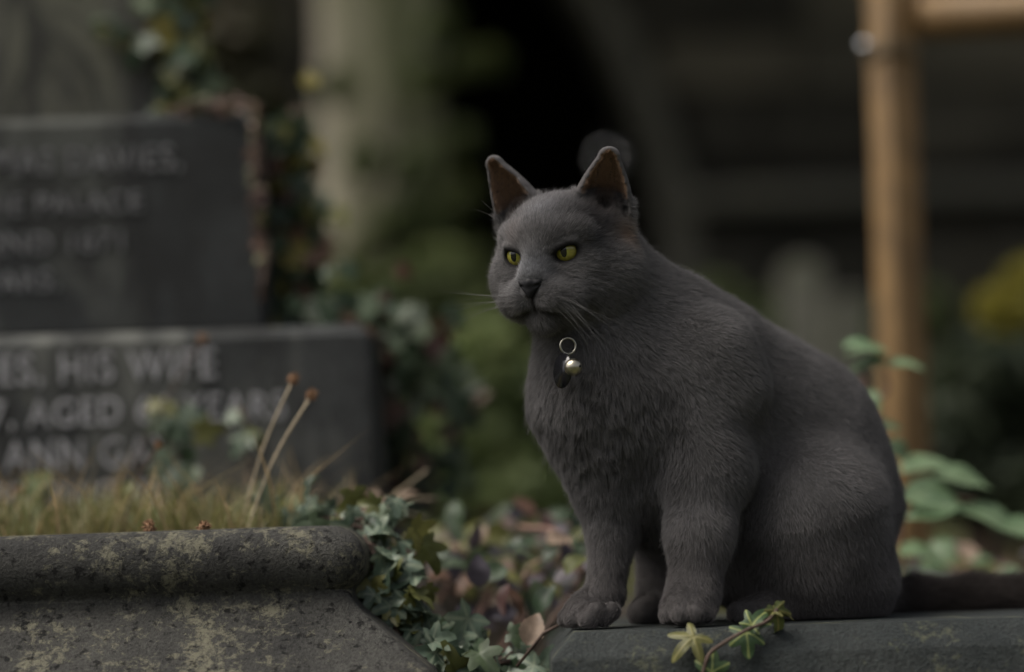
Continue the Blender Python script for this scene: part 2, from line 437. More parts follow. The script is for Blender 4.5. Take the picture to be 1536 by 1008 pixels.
L_yel = leaf_mat('ivy_yellow', (.20, .17, .03), (.26, .22, .05), (.16, .17, .05))
L_red = leaf_mat('leaf_rust', (.11, .055, .035), (.16, .09, .055), (.09, .05, .05))
L_pur = leaf_mat('leaf_purple_grey', (.06, .054, .068), (.095, .085, .105), (.075, .06, .066))
L_tan = leaf_mat('leaf_tan', (.16, .115, .08), (.24, .17, .12), (.32, .25, .19))
L_olive = leaf_mat('leaf_olive', (.08, .09, .026), (.12, .125, .038), (.16, .155, .05))
L_br = leaf_mat('bramble_green', (.10, .17, .085), (.14, .22, .115), (.17, .25, .13), vein=(.22, .28, .16))
M_stem = plain_mat('woody_stem', (.075, .05, .038), .8); M_straw = plain_mat('straw', (.42, .35, .24), .8); M_pinkstem = plain_mat('pink_stem', (.22, .13, .10), .7)
LMESH = {}
def leafmesh(base, mat):
    k = (base.name, mat.name)
    if k not in LMESH:
        c = base.copy(); c.materials.clear(); c.materials.append(mat); LMESH[k] = c
    return LMESH[k]
def put_leaf(parent, p, size, facing, spin, mats, shapes, name='leaf', tilt=.5, r=rng):
    """leaf with its face turned towards 'facing', jittered"""
    f = (Vector(facing).normalized() + Vector((r.uniform(-1, 1), r.uniform(-1, 1), r.uniform(-1, 1))) * tilt).normalized()
    d = Vector((math.cos(spin), .0, math.sin(spin))); d = (d - f * d.dot(f)).normalized(); x = d.cross(f)
    m_ = Matrix((x, d, f)).transposed()
    me = leafmesh(r.choice(shapes), r.choice(mats))
    o = bpy.data.objects.new(name, me); COL.objects.link(o)
    o.parent = parent; o.location = Vector(p) - parent.location; o.rotation_euler = m_.to_euler(); o.scale = (size,) * 3
    return o
def ivy_plant(name, label, path, spread, n, size, mats, facing=(0, -1, .35), shapes=IVY, group=None, stems=2, cat='ivy', tilt=.55, seed=1, leafname='leaf', stem_r=.0022, stem_mat=None):
    """climbing or trailing plant: stems along path (list of points), leaves scattered about it within spread"""
    r = random.Random(seed); pts = catmull(path, 6); root = empty(name, path[0], label=label, cat=cat, group=group)
    for k in range(stems):
        o = Vector((r.uniform(-.4, .4) * spread, r.uniform(-.2, .2) * spread, 0))
        link('stem', tube('stem', [p + o * (i / len(pts)) + Vector((r.gauss(0, 1), r.gauss(0, .5), r.gauss(0, 1))) * .004 for i, p in enumerate(pts)], stem_r, 5), stem_mat or M_stem, root)
    for i in range(n):
        p = r.choice(pts) + Vector((r.gauss(0, .5), r.gauss(0, .25), r.gauss(0, .45))) * spread
        put_leaf(root, p, size * r.uniform(.6, 1.25), facing, r.uniform(0, 6.28) if r.random() < .35 else r.gauss(-1.57, .9), mats, shapes, leafname, tilt, r)
    return root

# ---- tree
tY = 3.2; tb = P(560, 1010, tY); tt = P(553, -700, tY); tk = S(tY)
M_bark, nt, b = new_mat('mossy_bark'); g = gcoord(nt)
mp = N(nt, 'ShaderNodeMapping'); mp.inputs['Scale'].default_value = (1, 1, .22); nt.links.new(g, mp.inputs[0])
bc = mix(nt, ramp(nt, noise(nt, 9, 5, .6, mp.outputs[0]), [(.35, bw(0)), (.65, bw(1))]), (.28, .25, .195), (.45, .40, .33))
bc = mix(nt, ramp(nt, noise(nt, 5.5, 5, .65, mp.outputs[0], .5), [(.40, bw(0)), (.56, bw(.9))]), bc, (.17, .185, .08))
bc = mix(nt, .7, bc, ramp(nt, noise(nt, 60, 4, .7, mp.outputs[0]), [(.3, bw(.4)), (.7, bw(1.3))]), 'MULTIPLY')
nt.links.new(bc, b.inputs['Base Color']); b.inputs['Roughness'].default_value = .95; bump(nt, b, noise(nt, 40, 5, .7, mp.outputs[0]), 1, .02)
tree = empty('tree', (tb.x, tY, .35), label='pale mossy tree trunk standing before the dark church doorway', cat='tree')
tp_ = []; tr_ = []
for i in range(14):
    t = i / 13; p = tb.lerp(tt, t) + Vector((.015 * math.sin(5 * t), .02 * math.sin(4 * t), 0)); tp_.append(p); tr_.append((98 + 60 * max(0, .25 - t) ** 1.2 - 14 * t) * tk)
tm = tube('trunk', tp_, tr_, 28)
for v in tm.vertices:
    an = math.atan2(v.co.y - tY, v.co.x - tb.x); v.co += Vector((math.cos(an), math.sin(an), 0)) * (.010 * math.sin(3 * an + v.co.z) + .007 * math.sin(7 * an + 2 * v.co.z))
trunk = link('trunk', tm, M_bark, tree)
top = tp_[-1]
for i in range(9):
    a = 2 * math.pi * i / 9 + .3; L_ = rng.uniform(1.1, 1.9)
    e = top + Vector((math.cos(a) * L_, math.sin(a) * L_ * .8 + .3, rng.uniform(.3, 1.3)))
    link('limb', tube('limb', catmull([top - Vector((0, 0, .25 + .1 * i % .4)), top.lerp(e, .45) + Vector((0, 0, .25)), e], 4), [.075 - .006 * k for k in range(9)], 8), M_bark, tree)
def leaf_cloud(name, centres, n, size, seed, squash=(1, 1, .75), up=.4):
    """many small leaf faces spread in clumps: one crown"""
    r = np.random.default_rng(seed); C_ = np.array(centres); k = r.integers(0, len(C_), n)
    dirs = r.normal(size=(n, 3)); dirs /= np.linalg.norm(dirs, axis=1)[:, None]
    p = C_[k, :3] + dirs * (C_[k, 3] * r.random(n) ** .45)[:, None] * np.array(squash)
    a = r.normal(size=(n, 3)); a /= np.linalg.norm(a, axis=1)[:, None]
    nrm = dirs * .5 + np.array((0, 0, up)) + r.normal(size=(n, 3)) * .6; b_ = np.cross(a, nrm); b_ /= np.linalg.norm(b_, axis=1)[:, None] + 1e-9; a = np.cross(nrm, b_); a /= np.linalg.norm(a, axis=1)[:, None] + 1e-9
    s_ = (size * r.uniform(.6, 1.3, n))[:, None]
    V = np.stack([p - a * s_, p + b_ * s_ * .5 - a * s_ * .15, p + a * s_, p - b_ * s_ * .5 - a * s_ * .15], 1).reshape(-1, 3)
    F = np.arange(4 * n).reshape(n, 4)
    me = fast_mesh(name, V, F, False); return me
def crown_mat(name, c0, c1, c2):
    m, nt, b = new_mat(name); g = gcoord(nt)
    c = ramp(nt, noise(nt, 9, 4, .7, g), [(.3, c0), (.5, c1), (.72, c2)])
    c = mix(nt, .7, c, ramp(nt, noise(nt, 70, 2, .5, g), [(.3, bw(.5)), (.7, bw(1.35))]), 'MULTIPLY')
    nt.links.new(c, b.inputs['Base Color']); b.inputs['Roughness'].default_value = .6
    t = N(nt, 'ShaderNodeBsdfTranslucent'); nt.links.new(c, t.inputs[0]); ms = N(nt, 'ShaderNodeMixShader'); ms.inputs[0].default_value = .4
    nt.links.new(b.outputs[0], ms.inputs[1]); nt.links.new(t.outputs[0], ms.inputs[2]); nt.links.new(ms.outputs[0], nt.nodes['Material Output'].inputs[0]); return m
cr = [(top.x + rng.uniform(-2.4, 2.6), top.y + rng.uniform(.9, 3.0), top.z + rng.uniform(.5, 1.9), rng.uniform(.4, .8)) for _ in range(34)]
link('crown', leaf_cloud('crown', cr, 12000, .06, 3), crown_mat('tree_foliage', (.03, .05, .02), (.05, .075, .028), (.08, .10, .035)), tree)  # tree's unseen crown, added out of view to shade the background
ts = []
for (px, py, rr) in ((655, 40, 26), (700, 95, 22), (735, 88, 16), (640, 120, 30), (505, 130, 30), (545, 240, 34), (620, 250, 34), (590, 340, 44), (650, 330, 40), (530, 400, 44), (690, 210, 20), (690, 290, 26), (700, 400, 44), (620, 430, 50), (560, 460, 50), (650, 480, 55), (480, 440, 40)):
    p = P(px, py, tY - .20); ts.append((p.x, p.y, p.z, rr * S(tY - .2)))
link('shoots', leaf_cloud('shoots', ts, 2200, .022, 8, (1, .6, 1)), crown_mat('shoot_foliage', (.06, .085, .028), (.10, .125, .042), (.16, .18, .06)), tree, kind='stuff')

# ---- monument
MY = .41
M_mon = stone_mat('dark_gravestone', (.020, .023, .023), (.042, .046, .046), lichen=(.105, .105, .075), lich=.64, pits=False, sc=.8, rough=.7, stain=(.082, .086, .076))
M_mon2 = stone_mat('lower_gravestone', (.024, .027, .027), (.065, .069, .068), lichen=(.11, .11, .07), lich=.63, pits=False, sc=.7, rough=.7, stain=(.125, .128, .115))
M_mon0 = stone_mat('upper_gravestone', (.05, .051, .049), (.11, .108, .09), lichen=(.13, .125, .08), lich=.60, pits=False, sc=.6, rough=.75, stain=(.115, .115, .085))
M_let = stone_mat('worn_letters', (.36, .36, .37), (.62, .62, .64), lich=.8, sc=2.4, pits=False)
M_let2 = stone_mat('faint_letters', (.17, .17, .175), (.36, .36, .37), lich=.8, sc=2.4, pits=False)
mon = empty('gravestone', (P(0, 760, MY).x - .15, MY, .25), label='tall dark stepped gravestone with pale raised lettering', cat='gravestone')
xl_ = -1.25
def tier(name, px, py0, py1, Y, dep, mat, cham):
    x1 = P(px, (py0 + py1) / 2, Y).x; z1 = P(px - 100, py0, Y).z; z0 = P(px - 100, py1, Y).z
    me = plinth(name, xl_, x1, Y, Y + dep, [(0, z0, .004), (0, z1 - cham, .004), (-.003, z1 - cham * .7, .004), (-cham * 1.1, z1, .003), (-.05, z1 + .0005, .002)])
    return link(name, smooth_angle(me, 25), mat, mon), x1, z1
base, bx, bz = tier('base_tier', 560, 487, 830, MY, .50, M_mon2, .010)
midt, mx, mz = tier('middle_tier', 390, 168, 492, MY + .10, .32, M_mon, .008)
topt, tx, tz = tier('top_tier', 228, -400, 178, MY + .16, .20, M_mon0, .006)
def inscription(txt, px, py, hpx, Y, right=None, parent=mon, wpx=None):
    cu = bpy.data.curves.new('inscription', 'FONT'); cu.body = txt; cu.size = 1; cu.extrude = .03; cu.offset = .012; cu.space_character = 1.12
    ob = bpy.data.objects.new('tmp', cu); COL.objects.link(ob); bpy.context.view_layer.update()
    me = bpy.data.meshes.new_from_object(ob.evaluated_get(bpy.context.evaluated_depsgraph_get())); bpy.data.objects.remove(ob)
    xs = [v.co.x for v in me.vertices]; ys = [v.co.y for v in me.vertices]
    k = hpx * S(Y) / .69; a = P(px, py, Y); kx = k if wpx is None else wpx * S(Y) / (max(xs) - min(xs))
    for v in me.vertices:
        x, y, z_ = v.co; v.co = (a.x + (x - min(xs)) * kx, Y - .0015 - z_ * .02, a.z + y * k)
    return link('inscription', me, M_let if Y == MY else M_let2, parent)
inscription('THOMAS DAVIES,', -118, 266, 36, MY + .10, wpx=395)
inscription('OF THE PALACE', -118, 327, 29, MY + .10, wpx=335)
inscription('MAY 2ND 1871', -130, 386, 30, MY + .10, wpx=318)
inscription('AGED 62 YEARS.', -250, 446, 30, MY + .10, wpx=340)
inscription('DAVIES, HIS WIFE', -136, 582, 44, MY, wpx=462)
inscription('1907, AGED 66 YEARS', -90, 645, 40, MY, wpx=520)
inscription('ALSO ANN GAY', -150, 712, 44, MY, wpx=412)
inscription('THEIR DAUGHTER', -60, 765, 36, MY, wpx=330)
# rusty growth along the edge of the middle tier
ivy_plant('edge_creeper', 'thin rust-coloured creeper along the top edge of the middle gravestone tier', [P(395, 440, MY + .08), P(388, 330, MY + .085), P(382, 230, MY + .085), P(380, 165, MY + .09), P(330, 160, MY + .10), P(265, 165, MY + .11)], .006, 90, .008, [L_red, L_red, L_tan, L_olive], stems=3, cat='creeper', seed=4)
ivy_plant('ivy', 'dark green ivy with yellow leaves climbing beside the top gravestone tier', [P(272, 190, MY + .15), P(270, 120, MY + .15), P(280, 60, MY + .15), P(285, -20, MY + .15), P(280, -60, MY + .15)], .028, 110, .024, [L_ivy, L_ivy, L_ivy, L_yel, L_olive], seed=5)
ivy_plant('ivy', 'dense ivy hanging down beside the middle gravestone tier', [P(432, 470, MY + .22), P(430, 400, MY + .2), P(436, 320, MY + .2), P(425, 250, MY + .2), P(415, 200, MY + .18)], .034, 190, .022, [L_ivy, L_ivy, L_ivy, L_ivy, L_red, L_yel], seed=6)
ivy_plant('ivy', 'short ivy spray drooping over the upper face of the top tier', [P(230, 80, MY + .15), P(200, 70, MY + .145), P(165, 45, MY + .145), P(145, 25, MY + .145)], .014, 16, .020, [L_ivy, L_olive], seed=15, stems=1)
ivy_plant('creeper', 'reddish trailing creeper spilling off the corner of the lower gravestone tier', [P(500, 482, MY + .1), P(560, 500, MY + .1), P(600, 540, MY + .15), P(630, 600, MY + .2), P(610, 700, MY + .22), P(600, 760, MY + .22)], .050, 170, .021, [L_ivy, L_ivy, L_ivy, L_ivy, L_red], cat='creeper', seed=7)
ivy_plant('creeper', 'green creeper trailing in the air right of the gravestone', [P(560, 500, MY + .2), P(620, 530, MY + .22), P(680, 570, MY + .25), P(690, 640, MY + .3)], .030, 50, .020, [L_ivy, L_ivy, L_ivy, L_red], cat='creeper', seed=8)

# ---- moulded kerb at the front left
kx1 = P(520, 905, -.02).x; Z = lambda py: P(300, py, -.02).z
zt, zb = Z(794), Z(902); rc_ = (zt - zb) / 2; prof = [(.20, -.05, .01), (.075, Z(1070), .008), (.060, Z(1012), .007), (.0555, Z(1004), .006), (.010, zb - .009, .004), (.005, zb - .003, .005), (.0032, zb + .002, .008)]
for i in range(11):
    a = math.radians(-52 + 132 * i / 10); prof.append((-.012 + rc_ * math.cos(a) * 1.0, (zt + zb) / 2 + rc_ * math.sin(a), .022))
prof += [(-.012 - .004, zt, .02), (-.05, zt + .0005, .005)]
M_kerb = stone_mat('lichened_kerb', (.032, .032, .030), (.072, .071, .063), lichen=(.145, .138, .098), lich=.545, pits=True, rough=.9)
me = plinth('kerb', -1.2, kx1, -.02, .10, prof, cseg=6)
link('grave_kerb', smooth_angle(me, 40), M_kerb, label='weathered grave kerb with rounded top moulding and yellow lichen', cat='kerb stone')
# soil inside the grave plot
zs = Z(800)
sx_ = np.linspace(-1.2, kx1 + .1, 40); sy_ = np.linspace(.085, MY + .05, 18); A, B = np.meshgrid(sx_, sy_, indexing='ij')
ZZ = zs - .012 + .014 * np.sin(A * 23) * np.sin(B * 31 + A * 9) + .03 * (B - .2)
ZZ = np.where(A > kx1 + .02, ZZ - (A - kx1 - .02) * 1.5, ZZ)
ii = np.arange(A.size).reshape(A.shape); FF = np.stack([ii[:-1, :-1], ii[1:, :-1], ii[1:, 1:], ii[:-1, 1:]], -1).reshape(-1, 4)
M_soil = plain_mat('soil', (.05, .04, .028), .95, var=.5)
link('soil_bed', fast_mesh('soil_bed', np.stack([A, B, ZZ], -1).reshape(-1, 3), FF), M_soil, kind='structure')
# mound between the stones
mxs = np.linspace(kx1 - .05, 1.0, 60); mys = np.linspace(.10, 1.5, 40); A, B = np.meshgrid(mxs, mys, indexing='ij')
def mound_z(x, y):
    t = np.clip((y - .10) / .5, 0, 1)
    z = .19 + .13 * t * t * (3 - 2 * t) + .015 * np.sin(x * 17 + 2) * np.sin(y * 13)
    z = z - .25 * np.clip((y - 1.0) / .5, 0, 1) ** 2
    return z - .05 * np.clip((x + .0) / .2, 0, 1)
link('mound', fast_mesh('mound', np.stack([A, B, mound_z(A, B)], -1).reshape(-1, 3), np.stack([(q := np.arange(A.size).reshape(A.shape))[:-1, :-1], q[1:, :-1], q[1:, 1:], q[:-1, 1:]], -1).reshape(-1, 4)), M_soil, kind='structure')

# ---- grass
def grass(name, n, xr, yr, zf, hgt, wid, mat, seed, lean=.5):
    r = np.random.default_rng(seed); x = r.uniform(*xr, n); y = r.uniform(*yr, n); z = zf(x, y)
    a = r.uniform(0, 6.28, n); H_ = hgt * r.uniform(.35, 1.2, n); ln = lean * r.uniform(.1, 1.2, n) * H_
    dx, dy = np.cos(a), np.sin(a); V = []; b2 = np.stack([-dy, dx, 0 * a], 1) * (wid * r.uniform(.6, 1.3, n))[:, None]
    p0 = np.stack([x, y, z - .004], 1); p1 = p0 + np.stack([dx * ln * .35, dy * ln * .35, H_ * .6], 1); p2 = p0 + np.stack([dx * ln, dy * ln, H_], 1)
    V = np.stack([p0 - b2, p0 + b2, p1 + b2 * .8, p1 - b2 * .8, p2], 1).reshape(-1, 3)
    k = np.arange(n)[:, None] * 5
    F = [(a_, a_ + 1, a_ + 2, a_ + 3) for a_ in range(0, 5 * n, 5)] + [(a_ + 3, a_ + 2, a_ + 4) for a_ in range(0, 5 * n, 5)]
    return mesh(name, V, F, False)
M_grass = crown_mat('grass', (.10, .12, .04), (.18, .18, .065), (.27, .22, .11)); M_grass2 = crown_mat('dry_grass', (.28, .21, .11), (.36, .27, .15), (.22, .20, .08))
kz = lambda x, y: np.full_like(x, zs - .012)
link('grass', grass('grass', 4600, (-1.0, kx1 - .05), (.115, MY), kz, .055, .0011, M_grass, 2, .9), M_grass, label='yellowing short grass growing behind the grave kerb', cat='grass', kind='stuff')
link('dry_grass', grass('dry_grass', 700, (-1.0, kx1 - .01), (.115, MY), kz, .080, .0012, M_grass2, 3, 1.3), M_grass2, label='dry straw-coloured grass blades behind the grave kerb', cat='grass', kind='stuff')
link('bank_grass', grass('bank_grass', 16000, (-2.2, 3.0), (1.2, 5.9), lambda x, y: ground_z(x, y), .14, .004, M_grass, 4), M_grass, label='rough green grass covering the bank behind the graves', cat='grass', kind='stuff')
for i, (px, py, Y, s_) in enumerate(((55, 745, .30, .05), (130, 765, .28, .04), (190, 755, .30, .045), (215, 770, .26, .035), (20, 770, .27, .04), (420, 765, .3, .03), (300, 775, .28, .03))):
    r0 = empty('dock_plant', P(px, 800, Y), label=['broad yellow-green weed leaf at the far left behind the grave kerb', 'low yellow-green weed in the grass, left of the lower lettering', 'upright green weed in front of the lower lettering', 'small green weed right beside the thin brown stem', 'small weed at the left edge of the picture behind the kerb', 'rusty little weed beside the tall straw stalks', 'tiny weed behind the small cones on the kerb'][i], cat='weed', group='weeds behind the grave kerb')
    link('stem', tube('stem', [P(px, 806, Y), P(px + 4, (800 + py) / 2, Y), P(px, py + 15, Y)], .0012), M_straw, r0)
    for k in range(4):
        put_leaf(r0, P(px + rng.uniform(-14, 14), py + rng.uniform(0, 30), Y), s_ * rng.uniform(.4, .75), (0, -1, .5), rng.uniform(.2, 2.9), [L_olive, L_br, L_olive, L_red if i == 5 else L_olive], OV)
# ivy sprigs climbing in front of the lower tier
ivy_plant('ivy', 'small pale ivy sprig standing before the lower lettering', [P(300, 800, .33), P(265, 730, .35), P(258, 670, .36), P(235, 625, .37)], .020, 22, .022, [L_ivy2, L_ivy, L_olive], seed=21, stems=1)
ivy_plant('ivy', 'tiny ivy sprig just left of the two straw stalks', [P(375, 790, .33), P(370, 720, .35), P(362, 660, .36), P(355, 630, .37)], .014, 11, .019, [L_ivy, L_ivy2, L_olive], seed=22, stems=1)

# dried stalks with seed heads
def seed_head(r, sd):
    bm = bmesh.new(); q = random.Random(sd)
    bmesh.ops.create_icosphere(bm, subdivisions=2, radius=r * .72)
    for k in range(46):
        d = Vector((q.gauss(0, 1), q.gauss(0, 1), q.gauss(0, 1))).normalized(); t = bmesh.ops.create_cone(bm, segments=5, radius1=r * .26, radius2=0, depth=r * .8, cap_ends=False)
        mt = d.to_track_quat('Z', 'Y').to_matrix().to_4x4(); mt.translation = d * r * .85; bmesh.ops.transform(bm, matrix=mt, verts=t['verts'])
    return bm_mesh('seed_head', bm)
M_head = plain_mat('seed_brown', (.19, .105, .055), .85, var=.4, scale=300)
for i, (a, b_, Y, rad, lab) in enumerate((((355, 800), (440, 568), .145, .0009, 'pale dried stalk with round brown seed head, left of the tallest straw pair'), ((362, 800), (468, 592), .125, .0010, 'pale straw stalk with brown seed head leaning right'),
        ((215, 640), (304, 508), .36, .0009, 'thin dark stalk with brown seed head before the middle lettering line'), ((180, 790), (238, 668), .17, .0010, 'short thin brown stalk before the lower lettering'), ((22, 800), (26, 735), .24, .0009, 'short stalk with dark seed head at the left edge'))):
    pa, pb = P(*a, Y), P(*b_, Y)
    if i == 2: pa = P(150, 800, Y)
    r0 = empty('dried_stalk', pa, label=lab, cat='dried stalk', group='dried stalks behind the kerb')
    mid = pa.lerp(pb, .5) + Vector((-.003, 0, .002))
    link('stalk', tube('stalk', catmull([pa - Vector((0, 0, .01)), mid, pb], 5), rad, 6), M_straw if i < 2 else M_stem, r0)
    link('seed_head', seed_head(.0048 if i < 3 else .0035, i), M_head, r0, loc=pb)
for i, (px, py, lab) in enumerate(((224, 794, 'tiny brown cone lying on the kerb top, the left of two'), (306, 803, 'tiny brown cone on the kerb edge, the right of two'))):
    p = P(px, py, -.005 if i else .015); zz = zt + .0035
    link('small_cone', seed_head(.0052, 30 + i), M_head, loc=(p.x, p.y, zz if not i else zz - .002), label=lab, cat='cone', group='cones on the grave kerb')

# ivy draped over the end of the moulded kerb
ivy_plant('ivy', 'grey-green curled ivy draped down the end of the moulded grave kerb', [P(440, 790, .17), P(500, 785, .12), P(555, 800, .08), P(580, 860, .06), P(600, 920, .05), P(640, 975, .03), P(665, 1030, .02)], .030, 220, .021, [L_ivy2, L_ivy2, L_ivy2, L_ivy, L_ivy2, L_olive], facing=(.3, -1, .7), shapes=IVYH, seed=31, tilt=.75)
ivy_plant('ivy', 'dark ivy leaves low in the gap between the two kerbs', [P(640, 1005, .06), P(700, 1000, .05), P(760, 990, .04), P(800, 1000, .04)], .03, 36, .026, [L_ivy, L_ivy2, L_ivy], shapes=IVYH, seed=32)
# fallen leaves and bramble on the mound
ML = [L_pur, L_pur, L_pur, L_tan, L_red, L_olive, L_olive, L_ivy, L_ivy, L_ivy]
r = random.Random(77)
lit = empty('bramble', P(700, 980, .3), label='low bramble of purple-grey and tan leaves between the two kerbs', cat='bramble')
for k in range(3):
    link('stem', tube('stem', catmull([P(620 + 60 * k, 990, .3), P(660 + 70 * k, 900, .3 + .05 * k), P(700 + 70 * k, 830, .35), P(760 + 60 * k, 870, .4)], 5), .002, 5), M_pinkstem, lit)
for i in range(290):
    Y = r.uniform(.10, .75); px = r.uniform(590, 900); py = 775 + (0.75 - Y) * 60 + abs(r.gauss(0, 1)) * 95
    put_leaf(lit, P(px, min(py, 1020), Y), r.uniform(.015, .029), (0, -.8, .8), r.uniform(0, 6.28), ML, OV, 'leaf', .8, r)
bl2 = empty('bramble', P(860, 900, .35), label='olive and yellow bramble shoots left of the cat front legs', cat='bramble')
link('stem', tube('stem', catmull([P(770, 1008, .12), P(830, 930, .18), P(890, 840, .22), P(905, 820, .25)], 6), .0028, 6), M_stem, bl2)
link('stem', tube('stem', catmull([P(870, 860, .2), P(840, 800, .25), P(780, 790, .3)], 6), .002, 6), M_pinkstem, bl2)
for i in range(70):
    put_leaf(bl2, P(r.gauss(800, 55), r.gauss(820, 26), r.uniform(.3, .6)), r.uniform(.018, .032), (0, -.8, .8), r.uniform(0, 6.28), [L_olive, L_olive, L_ivy, L_pur, L_red, L_ivy], OV, 'leaf', .7, r)
ft = empty('fallen_leaf', P(806, 950, .02), label='pale tan curled dead leaf beside the left end of the cat kerb', cat='leaf')
put_leaf(ft, P(790, 968, .03), .026, (-.1, -1, .3), 1.2, [L_tan], OV, 'blade', .1, r); link('stalk', tube('stalk', [P(838, 938, .02), P(815, 950, .02), P(775, 1000, .02)], .0012), M_stem, ft)
dry = empty('dry_sprig', P(560, 780, .3), label='tan dry grass sprig arching above the draped ivy', cat='sprig')
for (a, b_, c_) in (((520, 790), (570, 752), (655, 748)), ((540, 790), (590, 745), (640, 705)), ((530, 795), (600, 770), (640, 778)), ((500, 795), (540, 760), (580, 752))):
    link('stalk', tube('stalk', catmull([P(*a, .26), P(*b_, .27), P(*c_, .3)], 5), .0009, 5), M_straw, dry)
for k in range(14): put_leaf(dry, P(r.gauss(560, 25), r.gauss(765, 8), .26), .016, (0, -1, .6), r.uniform(0, 6.28), [L_tan], OV, 'leaf', .8, r)

# ---- timber barrier
M_wood, nt, b = new_mat('new_timber'); g = gcoord(nt); mp = N(nt, 'ShaderNodeMapping'); mp.inputs['Scale'].default_value = (1, 1, .06); nt.links.new(g, mp.inputs[0])
wc = ramp(nt, noise(nt, 70, 4, .6, mp.outputs[0], .6), [(.3, (.14, .080, .027)), (.7, (.22, .135, .052))]); wc = mix(nt, .8, wc, ramp(nt, noise(nt, 9, 5, .7, g, .6), [(.35, bw(.55)), (.62, bw(1.2))]), 'MULTIPLY'); nt.links.new(wc, b.inputs['Base Color']); b.inputs['Roughness'].default_value = .6
tY2 = .97; tk2 = S(tY2); fr = empty('timber_barrier', (P(1354, 800, tY2).x, tY2, ground_z(.5, tY2)), label='golden timber post with a horizontal rail at upper right', cat='timber frame')
pz0, pz1 = .0, P(1338, -60, tY2).z; hwp = 28 * tk2
pm = box_mesh('post', (-hwp, -hwp, pz0), (hwp, hwp, pz1), .004)
o = link('post', pm, M_wood, fr); o.location = (0, 0, -fr.location.z); o.rotation_euler = (0, math.atan2(P(1338, -60, tY2).x - fr.location.x, pz1), math.radians(28))
o2 = link('post', pm, M_wood, fr); o2.location = (P(2000, 26, tY2).x - fr.location.x - .02, 0, -fr.location.z); o2.rotation_euler = (0, 0, math.radians(28))
ra_, rb_ = P(1378, 26, tY2), P(2000, 26, tY2); rb_.z = ra_.z + .0
link('rail', tube('rail', [ra_, ra_.lerp(rb_, .5), rb_], 33 * tk2, 20), M_wood, fr)
M_steel = plain_mat('steel', (.5, .52, .55), .25, 1.0, .1)
bp = P(1302, 72, tY2 - .03)
bm = bmesh.new(); bmesh.ops.create_cone(bm, segments=6, radius1=.0075, radius2=.0075, depth=.012, cap_ends=True); bmesh.ops.create_icosphere(bm, subdivisions=2, radius=.0068, matrix=Matrix.Translation((0, 0, .008)))
link('bolt', bm_mesh('bolt', bm), M_steel, fr, loc=bp, rot=(math.radians(80), 0, math.radians(-40)))
bm = bmesh.new(); hs_ = hwp + .0012
bmesh.ops.create_cube(bm, size=1)
for v in bm.verts: v.co = (v.co.x * 2 * hs_, v.co.y * 2 * hs_, v.co.z * .016)
o = link('strap', bm_mesh('strap', bm), plain_mat('dull_strap', (.14, .10, .055), .7), fr, loc=(P(1338, 74, tY2).x, fr.location.y, P(1338, 74, tY2).z), rot=(0, 0, math.radians(28)))

# ---- pale stones behind
M_pale = stone_mat('pale_headstone', (.13, .13, .105), (.19, .185, .15), lichen=(.12, .14, .07), lich=.6, sc=.3, pits=False)
for (px, py, wpx, Y, lab) in ((1205, 388, 64, 3.3, 'narrow pale round-topped headstone behind the back of the cat'), (1276, 438, 52, 3.6, 'lower pale headstone close to the timber post')):
    a = P(px, py, Y); hw = wpx / 2 * S(Y); z0 = float(ground_z(np.array(a.x), np.array(Y))) - .1
    V = []; n_ = 10
    prf = [(-hw, z0)] + [(hw * -math.cos(math.pi * k / n_), a.z - hw * .5 + hw * .5 * math.sin(math.pi * k / n_)) for k in range(n_ + 1)] + [(hw, z0)]
    for y in (Y, Y + .09): V += [(a.x + q[0], y, q[1]) for q in prf]
    k = len(prf); me = mesh('headstone', V, [tuple(range(k)), tuple(range(k, 2 * k))[::-1]] + [(i, i + k, (i + 1) % k + k, (i + 1) % k) for i in range(k)])
    bm = bmesh.new(); bm.from_mesh(me); bmesh.ops.recalc_face_normals(bm, faces=bm.faces); bmesh.ops.bevel(bm, geom=bm.edges[:], offset=.006, segments=1, affect='EDGES'); bm.to_mesh(me); bm.free()
    link('headstone', me, M_pale, label=lab, cat='headstone')

# ---- shrubs
def shrub(name, label, blobs, n, size, mat, seed, Y, cat='shrub', group=None):
    cs = []
    for (px, py, rr, dY) in blobs:
        p = P(px, py, Y + dY); cs.append((p.x, p.y, p.z, rr * S(Y + dY)))
    c0 = np.array(cs)[:, :3].mean(0); root = empty(name, (c0[0], Y, float(ground_z(np.array(c0[0]), np.array(Y)))), label=label, cat=cat, group=group)
    for k in range(min(5, len(cs))):
        q = Vector(cs[k][:3]); link('stem', tube('stem', [root.location + Vector((rng.uniform(-.05, .05), 0, -.05)), root.location.lerp(q, .5) + Vector((0, 0, .05)), q], [.012, .009, .005], 6), M_stem, root)
    link('foliage', leaf_cloud('foliage', cs, n, size, seed, (1, .8, 1)), mat, root)
F_dark = crown_mat('shrub_dark', (.028, .042, .022), (.045, .062, .032), (.07, .09, .045)); F_mid = crown_mat('shrub_mid', (.10, .135, .05), (.145, .185, .07), (.20, .23, .09))
F_fresh = crown_mat('shrub_fresh', (.15, .21, .08), (.20, .26, .10), (.26, .29, .12))
F_yel = crown_mat('shrub_yellow', (.20, .19, .03), (.30, .27, .045), (.38, .34, .08))
F_brown = crown_mat('shrub_brown', (.05, .035, .022), (.06, .055, .025), (.04, .055, .02))
shrub('shrub', 'dark green shrub at the right edge below the yellow foliage', [(1470, 560, 60, 0), (1440, 640, 66, 0), (1510, 640, 70, .1), (1430, 720, 60, 0), (1520, 740, 70, 0), (1560, 560, 60, 0), (1400, 600, 40, .1)], 5200, .020, F_dark, 1, 1.6)
